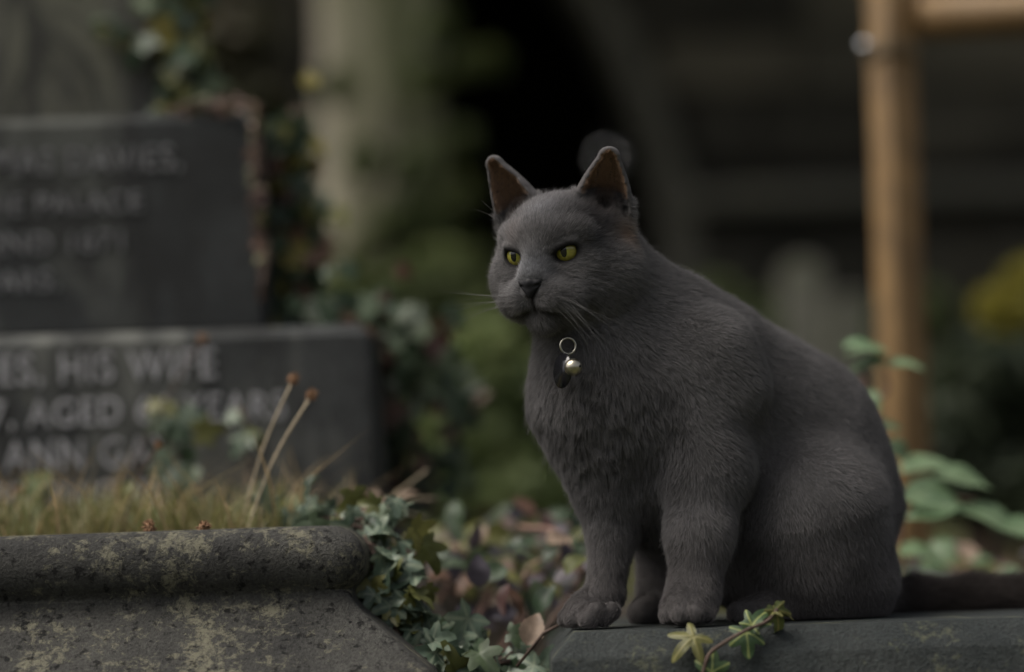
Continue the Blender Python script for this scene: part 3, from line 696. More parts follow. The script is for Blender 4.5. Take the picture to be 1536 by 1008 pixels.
shrub('shrub', 'bright yellow-green shrub at the right edge of the picture', [(1520, 470, 44, 0), (1550, 430, 44, 0), (1488, 462, 22, 0), (1510, 510, 30, 0), (1580, 500, 50, 0)], 3600, .016, F_yel, 2, 1.9)
shrub('shrub', 'green shrub in the gap left of the cat chest', [(720, 560, 80, 0), (700, 660, 90, 0), (780, 620, 90, .1), (820, 700, 80, .1), (760, 740, 80, 0), (680, 740, 70, 0), (860, 640, 70, .2), (640, 660, 50, 0)], 4200, .026, F_fresh, 3, 2.0)
shrub('shrub', 'brownish leafless shrub behind the ivy column at upper left', [(350, 60, 60, 0), (380, 160, 60, 0), (340, 200, 50, 0), (410, 260, 50, 0), (440, 360, 50, 0)], 2200, .028, F_brown, 4, 2.6)
shrub('shrub', 'dim green shrub at the foot of the church wall behind the cat shoulder', [(1060, 480, 60, 0), (1120, 520, 70, 0), (1290, 520, 60, 0), (1380, 480, 50, .2), (1000, 560, 70, 0)], 3600, .03, F_mid, 5, 4.2)
shrub('shrub', 'olive undergrowth around the base of the tree trunk', [(520, 470, 60, 0), (600, 460, 60, 0), (660, 420, 50, 0), (700, 480, 60, 0), (560, 540, 70, 0), (480, 560, 70, 0)], 4000, .028, F_mid, 6, 2.8)

# ---- leafy plant right of the cat
bp_ = empty('bramble', P(1350, 905, .42), label='leafy green bramble shoot rising right behind the cat', cat='bramble')
st = lambda pts_, r_=.0022: link('stem', tube('stem', catmull([P(*q) for q in pts_], 6), r_, 6), M_pinkstem, bp_)
st([(1355, 1000, .45), (1352, 850, .42), (1345, 740, .40), (1318, 650, .38), (1296, 598, .36), (1296, 560, .36)]); st([(1300, 600, .36), (1330, 590, .36), (1328, 555, .36)], .0018); st([(1345, 735, .40), (1400, 745, .38), (1460, 750, .38)]); st([(1460, 750, .38), (1500, 770, .38), (1536, 790, .38)], .0015)
def bl_(px, py, Y, size, face, spin, shape=0):
    return put_leaf(bp_, P(px, py, Y), size, face, spin, [L_br], [OV[shape % 4]], 'leaf', .06, r)
for a in ((1335, 528, .36, .040, (0, -.35, 1), 3.05), (1262, 521, .35, .034, (0, -.4, 1), .15), (1330, 548, .36, .034, (.1, -.4, 1), .0), (1335, 542, .36, .036, (-.1, -.5, 1), 3.2), (1300, 585, .35, .026, (-.3, -1, .3), -1.2), (1300, 640, .35, .030, (0, -.5, 1), -.3), (1330, 660, .37, .026, (.2, -1, .5), -.9),
          (1350, 745, .36, .060, (.1, -.75, .8), -.05), (1440, 760, .35, .05, (-.1, -.6, .8), 3.2), (1400, 715, .38, .054, (.1, -.45, .9), -.08), (1350, 705, .40, .05, (0, -.4, .9), .15), (1440, 765, .36, .062, (.3, -.5, .9), -.35), (1500, 790, .36, .05, (.2, -.6, .9), -.3), (1345, 830, .38, .040, (0, -.5, .9), .1), (1375, 850, .4, .03, (0, -.6, .8), -.4)):
    bl_(a[0], a[1], a[2], a[3], a[4], a[5], rng.randrange(4))
lr = empty('bramble', P(1450, 900, .5), label='low purple-grey bramble leaves behind the cat tail', cat='bramble')
link('stem', tube('stem', catmull([P(1380, 930, .5), P(1430, 860, .5), P(1520, 850, .5)], 5), .002, 5), M_pinkstem, lr)
for i in range(60): put_leaf(lr, P(r.uniform(1330, 1600), r.gauss(872, 22), r.uniform(.4, .8)), r.uniform(.02, .036), (0, -.8, .7), r.uniform(0, 6.28), [L_pur, L_pur, L_olive, L_tan, L_br], OV, 'leaf', .7, r)

# ---- ivy sprig on the cat's kerb
SP = [ivy_leaf('sprig_leaf', 3, .2, .30, [(90, 1, 29), (28, .9, 28), (152, .9, 28), (-32, .66, 30), (212, .66, 30)], seed=2), ivy_leaf('sprig_leaf', 3, .1, .32, [(90, 1, 42), (30, .85, 44), (150, .85, 44), (-35, .72, 42), (215, .72, 42)], seed=3), ivy_leaf('sprig_leaf', 3, .9, .8, [(90, 1, 32), (35, .65, 30), (145, .65, 30), (-20, .45, 28), (200, .45, 28)], seed=5)]
L_sp = leaf_mat('sprig_green', (.045, .085, .035), (.06, .10, .042), vein=(.32, .36, .12)); L_sp2 = leaf_mat('sprig_yellow', (.085, .105, .035), (.12, .12, .035), vein=(.24, .22, .08))
spg = empty('ivy', P(1060, 985, -.11), label='ivy sprig with pale-veined leaves hanging over the kerb below the cat paws', cat='ivy')
def spl(px, py, Y, size, x, d, sh, mat):
    d = Vector(d).normalized(); f = Vector(x).normalized(); f = (f - d * f.dot(d)).normalized(); xx = d.cross(f)
    me = leafmesh(sh, mat); o = bpy.data.objects.new('leaf', me); COL.objects.link(o); o.parent = spg; o.location = P(px, py, Y) - spg.location
    o.rotation_euler = Matrix((xx, d, f)).transposed().to_euler(); o.scale = (size,) * 3
spl(1040, 956, -.106, .021, (.1, -.75, .75), (-.75, -.35, -.55), SP[0], L_sp2); spl(1119, 949, -.104, .017, (.15, -.9, .55), (.1, -.5, -.8), SP[1], L_sp)
spl(1128, 938, -.100, .020, (-.3, -.9, .35), (.55, .1, .8), SP[2], L_sp); spl(1163, 915, -.098, .020, (.2, -.9, .3), (.35, 0, -.9), SP[2], L_sp2); spl(1160, 916, -.098, .013, (0, -.6, .8), (.9, 0, .2), SP[2], L_sp2)
spl(1068, 1008, -.112, .016, (0, -1, .3), (.1, 0, 1), SP[1], L_sp)
link('stem', tube('stem', catmull([P(1050, 1030, -.112), P(1062, 985, -.112), P(1085, 965, -.112), P(1120, 945, -.108), P(1150, 932, -.102), P(1166, 914, -.098)], 6), .0014, 6), M_stem, spg)

# ------------------------------------------------------------ the cat
K = S(0)
def PN(px, py, Y): return np.array(P(px, py, Y))
def build_cat():
    SL = 0.30                                     # top of the kerb it sits on
    YAW, PIT, HR = math.radians(28), math.radians(12), math.radians(-.5)
    f = np.array((-math.sin(YAW) * math.cos(PIT), -math.cos(YAW) * math.cos(PIT), -math.sin(PIT)))
    l = np.array((math.cos(YAW), -math.sin(YAW), 0.)); u = np.cross(f, l)
    l, u = l * math.cos(HR) + u * math.sin(HR), u * math.cos(HR) - l * math.sin(HR)
    M = np.stack([l, f, u], 1); H = PN(840, 374, -0.03)
    def h(x, y, z): return H + M @ (np.array((x, y, z)) / 1000.)
    def hl(p): return (p - H) @ M * 1000.         # world -> head millimetres
    lo = np.array((P(715, 400, 0).x, -0.16, SL - .02)); hi = np.array((P(1685, 400, .1).x, 0.235, P(900, 205, 0).z))
    s = Sculpt(lo, hi, .0016)
    def C(a, b, k=.02):
        (x, y, Y, r), (x2, y2, Y2, r2) = a, b
        s.cone(PN(x, y, Y), PN(x2, y2, Y2), r * S(Y), r2 * S(Y2), k)
    # trunk
    C((1000, 610, .035, 128), (1166, 748, .10, 170), .03)
    C((1005, 500, .025, 86), (1170, 655, .09, 138), .03)
    C((910, 366, .0, 43), (935, 425, .005, 54), .012)
    C((972, 468, .015, 66), (1060, 535, .03, 84), .015)
    C((912, 575, .0, 96), (965, 690, .03, 84), .04)
    C((1020, 740, .05, 95), (1160, 800, .08, 110), .03)
    C((885, 415, -.01, 74), (985, 530, .02, 98), .02)
    C((872, 470, -.015, 66), (910, 570, .0, 92), .03)
    C((1198, 800, .09, 140), (1222, 885, .09, 84), .03)
    # near haunch and hind foot
    C((1222, 770, .026, 112), (1248, 862, .034, 82), .016)
    C((1218, 845, .035, 84), (1258, 880, .045, 62), .04)
    C((1256, 870, .045, 58), (1262, 905, .045, 36), .02)
    C((1262, 912, .04, 22), (1140, 918, .0, 18), .012)
    C((1140, 916, .0, 20), (1108, 920, -.008, 17), .01)
    # far hind leg and foot
    C((1015, 785, .10, 60), (992, 880, .075, 34), .02)
    C((1010, 880, .09, 30), (975, 916, .055, 22), .01); C((975, 916, .055, 22), (962, 920, .045, 20), .008)
    # near foreleg
    C((1040, 580, -.004, 84), (1060, 705, -.018, 60), .02)
    C((1070, 525, -.016, 60), (1098, 580, -.014, 54), .014)
    C((1060, 705, -.018, 58), (1050, 800, -.032, 44), .015)
    C((1050, 800, -.032, 44), (1042, 888, -.04, 33), .012)
    C((1040, 895, -.042, 33), (1028, 912, -.055, 30), .01)
    for (x, y, Y, r) in ((1002, 922, -.058, 13), (1020, 921, -.069, 14), (1042, 921, -.07, 14), (1060, 922, -.06, 12)):
        s.cone(PN(x + 4, y - 14, Y + .012), PN(x, y, Y), 13 * S(Y), r * S(Y), .004)
    # far foreleg
    C((890, 620, .012, 74), (917, 725, .012, 50), .03)
    C((917, 725, .012, 48), (918, 800, .008, 31), .015)
    C((918, 800, .008, 31), (908, 890, .0, 24), .01)
    C((905, 897, .0, 26), (880, 916, -.012, 26), .008)
    for (x, y, Y, r) in ((851, 928, -.012, 14), (861, 929, -.027, 14), (882, 930, -.036, 14), (904, 930, -.03, 11)):
        s.cone(PN(x + 12, y - 14, Y + .006), PN(x, y, Y), 14 * S(Y), r * S(Y), .004)
    # tail
    tp = [(1290, 895, .11), (1370, 899, .125), (1460, 896, .12), (1570, 891, .11), (1640, 889, .10)]
    for a, b in zip(tp, tp[1:]): C((*a, 24), (*b, 23), .012)
    # head
    def hc(a, b, ra, rb, k=.008, op='add'): s.cone(h(*a), h(*b), ra / 1000, rb / 1000, k, op)
    s.ell(h(0, -6, 2), (.043, .046, .037), M, .012)
    for sx in (-1, 1):
        hc((sx * 27, 6, -20), (sx * 20, 22, -26), 22, 17, .014)            # jowl
        hc((sx * 31, -12, -16), (sx * 25, -22, -26), 21, 23, .015)
        hc((sx * 37, -3, -19), (sx * 30, 8, -32), 15.5, 14.5, .010)
        hc((sx * 12, 30, 12), (sx * (29 if sx > 0 else 25), 22, 13), 8.5, 8, .008)             # brow
        hc((sx * 20, 27, -11), (sx * 29, 20, -8), 9, 9, .009)              # cheekbone
        hc((sx * 10.8, 43, -28.5), (sx * 19, 35, -30.5), 12, 12.8, .004)      # whisker pad
    hc((0, 28, 12), (0, 35, 1), 12.5, 8.5, .010)                              # bridge
    [hc((x_ * .5, 35, 1), (x_, 46.8, -14.0), 8.0, 6.4, .006) for x_ in (-3.8, 3.8)]
    hc((0, 34, -41), (0, 40, -45), 12.5, 9.5, .006)                           # chin
    hc((0, 24, -26), (0, 20, -30), 22, 22, .012)
    # mouth line and philtrum
    hc((0, 55, -26), (0, 54, -36), 1.4, 1.8, .003, 'sub')
    for sx in (-1, 1):
        hc((0, 54, -37), (sx * 12, 48, -41), 2.6, 2.6, .003, 'sub'); hc((sx * 12, 48, -41), (sx * 23, 37, -40), 2.6, 1.2, .003, 'sub')
    # eyes: lids over the ball, then the opening
    EYE = []
    for sx in (-1, 1):
        c = np.array((sx * (18.6 if sx > 0 else 17.6), 25.2 + (sx < 0) * 1.4, .5)); EYE.append(c)
        s.ball(h(*c), .0122, .005)
        ax = np.array((.30 if sx > 0 else -.06, .95, .04)); ax /= np.linalg.norm(ax)         # way the eye opening faces
        tl = math.radians(sx * 15)
        wv = np.cross(ax, (0, 0, 1.)); wv /= np.linalg.norm(wv); uv = np.cross(wv, ax) * 1.
        if uv[2] < 0: uv = -uv
        w2 = wv * math.cos(tl) + uv * math.sin(tl); u2 = uv * math.cos(tl) - wv * math.sin(tl)
        if sx < 0: pass
        Me = M @ np.stack([w2, ax, u2], 1)
        oc = c + ax * 11.0 - u2 * .9
        EYE.append((ax, w2, u2, oc))
        s.ell(h(*oc), (.0082, .010, .0060), Me, .0015, 'sub')
        la = c + ax * 11.6 + w2 * (-sx) * 7.5 + u2 * 4.5; lb = c + ax * 10.4 + w2 * sx * 7.5 + u2 * 5.2      # straight upper lid
        s.cone(h(*la), h(*lb), .0022, .0018, .004)
    # ears: hollow cones cut open to the front
    EARS = []
    for sx, base, tip, nf, wr in ((1, (29, -13, 20), (43, -9, 61), (.48, .88, .0), 1.0), (-1, (-30, -12, 20), (-46, -5, 64), (.12, .98, .0), .84)):
        b = h(*base); t = h(*tip); a = (t - b); Lr = np.linalg.norm(a); a /= Lr
        nf = M @ np.array(nf); nf -= a * (nf @ a); nf /= np.linalg.norm(nf); wd = np.cross(a, nf)
        r0, r1 = .0225, .0070
        def ear(g, b=b, a=a, nf=nf, wd=wd, Lr=Lr, wr=wr):
            q = [g[i] - b[i] for i in range(3)]
            za = sum(q[i] * a[i] for i in range(3)); yn = sum(q[i] * nf[i] for i in range(3)); xw = sum(q[i] * wd[i] for i in range(3))
            yn2 = yn * 1.25; xw = xw / wr
            tt = np.clip(za / Lr, -.3, 1)
            rr = r0 + (r1 - r0) * np.sign(tt) * np.abs(tt) ** 1.6
            dd = np.sqrt(xw ** 2 + yn2 ** 2 + np.maximum(za - Lr, 0) ** 2) - rr
            shell = np.abs(dd) - .0014
            cut = yn - .003 - .006 * (1 - tt)
            return np.maximum(shell, cut) * .9
        s.field((b + t) / 2, .048, ear, .004)
        EARS.append((b, a, nf, wd / wr, Lr))
    hc((29, -12, 18), (31, -13, 26), 17, 12, .008); hc((-29, -12, 18), (-31, -13, 26), 17, 12, .008)
    for (b, a, nf, wd, Lr), sx in zip(EARS, (1, -1)):                       # ear canal
        s.cone(b + a * .030 + nf * .012, b + a * .008 + nf * .006, .011, .005, .006, 'sub')
    s.d = np.maximum(s.d, (SL + .0008 - (s.lo[2] + s.h * np.arange(s.n[2])))[None, None, :].astype(np.float32))
    # the two front toes that hang over the end of the kerb keep their own height
    V, F = s.extract()
    me = fast_mesh('body', V, F)
    n = np.zeros(len(V) * 3, np.float32); me.vertices.foreach_get('normal', n); n = n.reshape(-1, 3).astype(float)

    # ---- what grows where, in head millimetres
    q = hl(V)
    def gauss(p, c, r): return np.exp(-((p - np.array(c)) ** 2).sum(1) / r ** 2)
    inhead = np.clip((q[:, 1] + 25) / 25, 0, 1) * (q[:, 2] > -60) * (np.linalg.norm(q * (1, 1, .8), axis=1) < 75)
    eyed = np.full(len(V), 99.)
    for e in (EYE[1], EYE[3]):
        d = q - e[3]; a = np.stack([d @ e[1], d @ e[0], d @ e[2]], 1)
        eyed = np.minimum(eyed, np.where(np.abs(a[:, 1]) < 13, np.sqrt((a[:, 0] / 8.6) ** 2 + (a[:, 2] / 6.2) ** 2), 9))
    nose = np.linalg.norm((q - (0, 56.5, -20.5)) / (9.2, 6, 6.6), axis=1)
    earlow = np.zeros(len(V)); earin = np.zeros(len(V)); earout = np.zeros(len(V)); earpit = np.zeros(len(V))
    for (b, a, nf, wd, Lr) in EARS:
        d = V - b; za = d @ a; yn = d @ nf; xw = d @ wd
        tt = np.clip(za / Lr, 0, 1); rr = .0225 + (.0070 - .0225) * tt ** 1.6
        isear = (za > .016) & (np.sqrt(xw ** 2 + yn ** 2) < rr + .006) & (za < Lr + .01)
        earlow = np.maximum(earlow, np.where(isear, np.clip((.50 - tt) / .28, 0, 1), 0))
        inward = np.sqrt(xw ** 2 + (1.25 * yn) ** 2 + np.maximum(za - Lr, 0) ** 2) < rr - .0004
        earin = np.maximum(earin, isear & inward); earout = np.maximum(earout, isear & ~inward)
        earpit = np.maximum(earpit, np.exp(-((d - a * .016 - nf * .006) ** 2).sum(1) / .012 ** 2))
    mouth = np.zeros(len(V))
    for sx in (-1, 1):
        a = np.array((0, 54., -37)); b = np.array((sx * 14, 45., -41)); ab = b - a
        t = np.clip(((q - a) @ ab) / (ab @ ab), 0, 1); mouth = np.maximum(mouth, np.exp(-((q - a - t[:, None] * ab) ** 2).sum(1) / 3.0 ** 2))
    philt = np.exp(-(q[:, 0] / 1.5) ** 2) * np.clip((q[:, 1] - 44) / 6, 0, 1) * (q[:, 2] < -24) * (q[:, 2] > -40); mouth = np.maximum(mouth, philt)
    # fur length (mm)
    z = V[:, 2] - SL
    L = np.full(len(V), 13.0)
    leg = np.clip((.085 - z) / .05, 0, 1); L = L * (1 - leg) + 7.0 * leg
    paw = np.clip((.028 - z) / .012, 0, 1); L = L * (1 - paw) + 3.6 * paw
    face = np.clip((q[:, 1] + 8) / 30, 0, 1) * np.clip(inhead, 0, 1)
    L = L * (1 - .55 * inhead) ; L = L * (1 - face) + 6.5 * face
    muz = gauss(q, (0, 50, -22), 22); L = L * (1 - muz) + 2.6 * muz
    brow = gauss(q, (0, 34, 2), 16); L = L * (1 - brow) + 3.2 * brow
    eyen = np.clip((eyed - 1) / 1.6, 0, 1); L = np.minimum(L, 1.6 + 4.5 * eyen)
    chest = np.exp(-((V - PN(900, 640, -.03)) ** 2).sum(1) / .055 ** 2); L += 7 * chest
    jowl = np.maximum(gauss(q, (44, -8, -24), 20), gauss(q, (-44, -8, -24), 20)); L += 5 * jowl
    L = L * (1 - .6 * mouth); L = np.where(earin > 0, 3.2 + 5 * earlow, np.where(earout > 0, 1.3, L))
    tailw = np.clip((V[:, 0] - P(1345, 900, .1).x) / .01, 0, 1); L = L * (1 - tailw) + 12 * tailw
    dens = np.ones(len(V)); dens = np.where(eyed < 1.08, 0, dens); dens = np.where(nose < 1, 0, dens)
    dens = np.where(earin > 0, 1.6, dens); dens *= 1 + 1.6 * face + 1.2 * muz; dens = np.where(V[:, 2] < SL + .002, .0, dens)
    lift = .42 - .12 * face + .10 * chest; lift = np.where(paw > .5, .3, lift); lift = np.where(earin > 0, .18, lift)
    # colour
    base = np.array((.077, .0748, .0752)); colr = np.tile(base, (len(V), 1))
    def tint(w, c):
        nonlocal colr
        colr = colr * (1 - w[:, None]) + np.array(c) * w[:, None]
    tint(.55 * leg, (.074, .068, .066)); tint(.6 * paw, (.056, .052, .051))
    tint(np.clip(.7 * gauss(q, (0, 46, -10), 11), 0, 1), (.13, .135, .145))            # pale bridge
    tint(.75 * gauss(q, (43, -9, 5), 11), (.17, .12, .09)); tint(.4 * gauss(q, (-13, 30, 14), 7), (.13, .09, .075))
    tint(.85 * np.clip(gauss(q, (33, 10, 20), 21) + gauss(q, (-33, 10, 22), 17), 0, 1), (.020, .0185, .019)); tint(.6 * gauss(q, (0, 24, 32), 11), (.11, .11, .115)); tint(.55 * np.clip(gauss(q, (15, 31, 11), 7) + gauss(q, (-15, 31, 11), 7), 0, 1), (.020, .018, .018))  # dark ear-side fur, widened on the right as painted shade; pale forehead, dark brows
    tint(np.clip(1.4 - eyed, 0, .3) / .3 * .9, (.006, .0055, .0055))
    tint(.6 * np.maximum(gauss(q, (11, 35, 0), 5), gauss(q, (-11, 35, 0), 5)), (.012, .011, .011)); tint(.4 * np.maximum(gauss(q, (18, 40, -14), 6), gauss(q, (-18, 40, -14), 6)), (.03, .028, .028))
    tint(.95 * mouth, (.008, .007, .007)); tint(.55 * gauss(q, (0, 40, -45), 9), (.06, .055, .052))
    tint(np.where(earin > 0, .85, 0), (.19, .122, .078)); tint(np.where(earin > 0, .85 * earlow, 0), (.035, .031, .031)); tint(np.where(earout > 0, .3, 0), (.09, .085, .085))  # ear skin's brown, brightened for light glowing through it; dark fur at base
    tint(np.clip(earpit * 1.2, 0, 1), (.02, .016, .014)); tint(.9 * tailw, (.028, .024, .022))  # tail colour darkened as painted shade of the body
    tint(.5 * np.maximum(gauss(q, (15, 46, -29), 9), gauss(q, (-15, 46, -29), 9)), (.115, .112, .112))
    for sx in (-1, 1):                                                                 # dark rows on the whisker pad
        for r_ in range(3):
            p = np.array((sx * 15, 44.5, -26.5 - 3.6 * r_)); d = q - p; tint(.85 * np.exp(-(d[:, 2] / 1.2) ** 2 - (np.linalg.norm(d, axis=1) / 9) ** 2), (.03, .028, .028))
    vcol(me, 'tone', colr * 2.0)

    # ---- way the fur is combed
    seeds = []
    def sd(px, py, Y, dx, dy, dY=0.): seeds.append((PN(px, py, Y), np.array((dx, dY, -dy), float)))
    for a in ((960, 430, -.03, .8, .6, .2), (1010, 520, -.05, .6, .8, .1), (1080, 500, .0, .8, .6, .3), (1150, 540, .03, .8, .55, .3), (1230, 620, .05, .6, .8, .3),
              (1300, 720, .08, .25, .95, .2), (1340, 820, .10, .0, 1, 0), (1100, 640, -.05, .6, .75, .2), (1160, 740, -.03, .5, .85, .2), (1220, 820, -.02, .25, .95, .1), (1280, 890, .0, .2, 1, 0),
              (1050, 640, -.08, .35, .95, 0), (1055, 760, -.07, .12, 1, 0), (1040, 860, -.07, -.02, 1, 0), (930, 540, -.06, .15, 1, -.1), (860, 560, -.05, -.05, 1, -.1), (900, 650, -.05, .25, 1, 0),
              (960, 660, -.06, .05, 1, 0), (800, 540, .0, .05, 1, .1), (850, 680, .0, .35, .95, .1), (905, 760, .0, .1, 1, 0), (908, 860, -.01, -.03, 1, 0), (1130, 860, .0, .2, 1, 0), (960, 780, .02, .1, 1, 0),
              (1110, 720, .15, .5, .8, .2), (900, 560, .1, .2, 1, .2), (1400, 880, .1, 1, .12, 0), (1520, 880, .1, 1, .1, 0), (1020, 920, -.08, -.3, .5, -.8), (860, 925, -.03, -.8, .4, -.5)):
        sd(*a)
    hs = [((0, 50, -12), (0, -.5, 1)), ((0, 40, 2), (0, -.4, 1)), ((0, 30, 22), (0, -.5, .8)), ((14, 28, 22), (.4, -.5, .8)), ((-14, 28, 22), (-.4, -.5, .8)), ((0, 0, 40), (0, -1, 0)), ((0, -35, 25), (0, -1, -.5))]
    for sx in (-1, 1):
        hs += [((sx * 11, 50, -25), (sx * .8, -.6, -.1)), ((sx * 12, 48, -34), (sx * .8, -.6, -.5)), ((sx * 22, 36, -14), (sx * .8, -.6, -.35)), ((sx * 33, 25, -6), (sx * .6, -.9, -.1)), ((sx * 40, 10, 2), (sx * .3, -1, -.1)),
               ((sx * 34, 22, -24), (sx * .5, -.7, -.6)), ((sx * 46, 0, -20), (sx * .2, -.8, -.6)), ((sx * 46, -16, -30), (0, -.7, -.8)), ((sx * 22, 30, 14), (sx * .5, -.5, .6)), ((sx * 34, 14, 20), (sx * .6, -.6, .4)),
               ((sx * 10, 42, -48), (sx * .4, -.6, -.6)), ((sx * 40, -10, 10), (sx * .1, -1, -.4)), ((sx * 38, 0, 45), (sx * .2, 0, 1)), ((sx * 42, 4, 65), (sx * .1, 0, 1))]
    hs += [((0, 46, -50), (0, -.6, -.6))]
    for a, b in hs: seeds.append((h(*a), M @ np.array(b, float)))
    SP = np.array([a for a, _ in seeds]); SDv = np.array([b / np.linalg.norm(b) for _, b in seeds])

    # ---- noise field
    def vnoise(p, sc, seed):
        g = np.random.default_rng(seed).uniform(-1, 1, (32, 32, 32, 3)).astype(np.float32); x = p * sc; i = np.floor(x).astype(int); t = x - i; t = t * t * (3 - 2 * t); out = 0
        for a in (0, 1):
            for b in (0, 1):
                for c in (0, 1):
                    w = np.where(a, t[:, 0], 1 - t[:, 0]) * np.where(b, t[:, 1], 1 - t[:, 1]) * np.where(c, t[:, 2], 1 - t[:, 2])
                    out = out + w[:, None] * g[(i[:, 0] + a) % 32, (i[:, 1] + b) % 32, (i[:, 2] + c) % 32]
        return out
    # ---- roots
    T = np.concatenate([F[:, [0, 1, 2]], F[:, [0, 2, 3]]]); r = np.random.default_rng(3)
    ar = np.linalg.norm(np.cross(V[T[:, 1]] - V[T[:, 0]], V[T[:, 2]] - V[T[:, 0]]), axis=1) * .5 * dens[T].mean(1) * (dens[T].min(1) > 0)
    NH = FUR_N; cs = np.cumsum(ar); tri = np.searchsorted(cs, r.uniform(0, cs[-1], NH)); tri = np.minimum(tri, len(T) - 1)
    a, b = r.random(NH), r.random(NH); fl = a + b > 1; a[fl], b[fl] = 1 - a[fl], 1 - b[fl]; bc = np.stack([1 - a - b, a, b], 1)
    def itp(x): return (x[T[tri]] * (bc[:, :, None] if x.ndim == 2 else bc)).sum(1)
    p = itp(V); nn = itp(n); nn /= np.linalg.norm(nn, axis=1)[:, None] + 1e-9
    flow = np.zeros_like(p); wsum = np.zeros(NH)
    for sp, sv in zip(SP, SDv):
        w = 1 / (((p - sp) ** 2).sum(1) + 1e-4) ** 2; flow += w[:, None] * sv; wsum += w
    flow /= wsum[:, None]
    flow -= nn * (flow * nn).sum(1)[:, None]; flow /= np.linalg.norm(flow, axis=1)[:, None] + 1e-6
    ln = itp(L) / 1000 * r.uniform(.7, 1.12, NH); lf = itp(lift.astype(float)); ch = itp(chest); fc = np.clip(itp(face), 0, 1)
    gd = r.random(NH) < .05; ln = np.where(gd, ln * 1.45, ln); lf = np.where(gd, np.minimum(lf + .22, .8), lf)
    n1 = vnoise(p, 1 / .0062, 1); n2 = vnoise(p, 1 / .0024, 2); n3 = vnoise(p, 1 / .022, 5)
    amp = .09 + .8 * ch
    dev = n1 * amp[:, None] + n2 * (.045 + .10 * fc)[:, None] + n3 * .20 * (1 - .6 * fc)[:, None] + r.normal(0, .13, (NH, 3))
    d = flow * np.sqrt(1 - lf ** 2)[:, None] + nn * lf[:, None] + dev
    d -= nn * np.minimum((d * nn).sum(1) - .12, 0)[:, None]
    d /= np.linalg.norm(d, axis=1)[:, None]
    # five points: rises from the skin, then lies over along the flow
    pts = np.zeros((NH, 5, 3), np.float32); st = d * .65 + nn * .55; st /= np.linalg.norm(st, axis=1)[:, None]
    en = d + flow * .35 - nn * .10; en /= np.linalg.norm(en, axis=1)[:, None]
    cur = p - nn * .0004; pts[:, 0] = cur
    for i in range(1, 5):
        t = (i - .5) / 4; dr = st * (1 - t) + en * t; dr /= np.linalg.norm(dr, axis=1)[:, None]
        cur = cur + dr * (ln / 4)[:, None]; pts[:, i] = cur
    # tufts: strands lean together towards the strand at the middle of their tuft
    from mathutils.kdtree import KDTree
    ci = r.choice(NH, 9000, replace=False); kd = KDTree(len(ci))
    for j, c_ in enumerate(ci): kd.insert(p[c_], j)
    kd.balance()
    own = ci[np.array([kd.find(x_)[1] for x_ in p.tolist()])]
    cf = (.12 + .24 * np.clip(ch * 1.2, 0, 1) - .04 * fc) * np.where(gd, .3, 1) * r.uniform(.6, 1.1, NH)
    far = np.linalg.norm(p - p[own], axis=1) < .012
    cf = np.clip(np.where(far, cf, 0), 0, .9)
    src_ = pts[own].copy()
    for i in range(1, 5): pts[:, i] += (src_[:, i] - pts[:, i]) * (cf * (i / 4) ** 1.1)[:, None]
    pts[:, :, 2] = np.maximum(pts[:, :, 2], np.where(p[:, 0] < P(836, 940, 0).x, SL - .02, SL + .0006)[:, None])
    cc = 2.45 * itp(colr) * np.exp(r.normal(0, 1, NH) * (.12 + .12 * fc))[:, None] * (1 + .22 * n3[:, :1])
    hv = bpy.data.hair_curves.new('fur'); hv.add_curves([5] * NH)
    hv.position_data.foreach_set('vector', pts.ravel()) if hasattr(hv, 'position_data') else hv.attributes['position'].data.foreach_set('vector', pts.ravel())
    ra = hv.attributes.get('radius') or hv.attributes.new('radius', 'FLOAT', 'POINT')
    rad = np.tile(np.array((1, .95, .8, .55, .12), np.float32), (NH, 1)) * (.000074 - .000006 * fc)[:, None].astype(np.float32)
    ra.data.foreach_set('value', rad.ravel().astype(np.float32))
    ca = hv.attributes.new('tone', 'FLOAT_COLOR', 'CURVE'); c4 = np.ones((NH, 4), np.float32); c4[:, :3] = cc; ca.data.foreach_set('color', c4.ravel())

    # ---- materials
    fm, nt, bs = new_mat('fur'); nt.nodes.remove(bs)
    at = N(nt, 'ShaderNodeAttribute'); at.attribute_name = 'tone'
    hi_ = N(nt, 'ShaderNodeHairInfo')
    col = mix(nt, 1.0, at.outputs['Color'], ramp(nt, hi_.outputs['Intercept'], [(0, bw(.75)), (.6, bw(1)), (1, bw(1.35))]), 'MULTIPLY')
    df = N(nt, 'ShaderNodeBsdfDiffuse'); h1 = N(nt, 'ShaderNodeBsdfHair'); h2 = N(nt, 'ShaderNodeBsdfHair'); h2.component = 'Transmission'
    for x_ in (h1, h2): x_.inputs['RoughnessU'].default_value = .45; x_.inputs['RoughnessV'].default_value = .9
    for x_ in (df, h1, h2): nt.links.new(col, x_.inputs[0])
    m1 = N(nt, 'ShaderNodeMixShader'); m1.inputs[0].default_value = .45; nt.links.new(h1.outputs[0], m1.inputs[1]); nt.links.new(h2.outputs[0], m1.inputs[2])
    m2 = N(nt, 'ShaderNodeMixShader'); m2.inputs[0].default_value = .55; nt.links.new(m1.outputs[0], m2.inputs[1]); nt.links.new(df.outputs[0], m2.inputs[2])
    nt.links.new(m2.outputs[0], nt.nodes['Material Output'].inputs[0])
    sm, nt, bs = new_mat('cat_skin'); at = N(nt, 'ShaderNodeAttribute'); at.attribute_name = 'tone'
    nt.links.new(at.outputs['Color'], bs.inputs['Base Color']); bs.inputs['Roughness'].default_value = .9; bs.inputs['Specular IOR Level'].default_value = .1
    tr = N(nt, 'ShaderNodeBsdfTranslucent'); nt.links.new(at.outputs['Color'], tr.inputs[0])
    ms = N(nt, 'ShaderNodeMixShader'); ms.inputs[0].default_value = .4
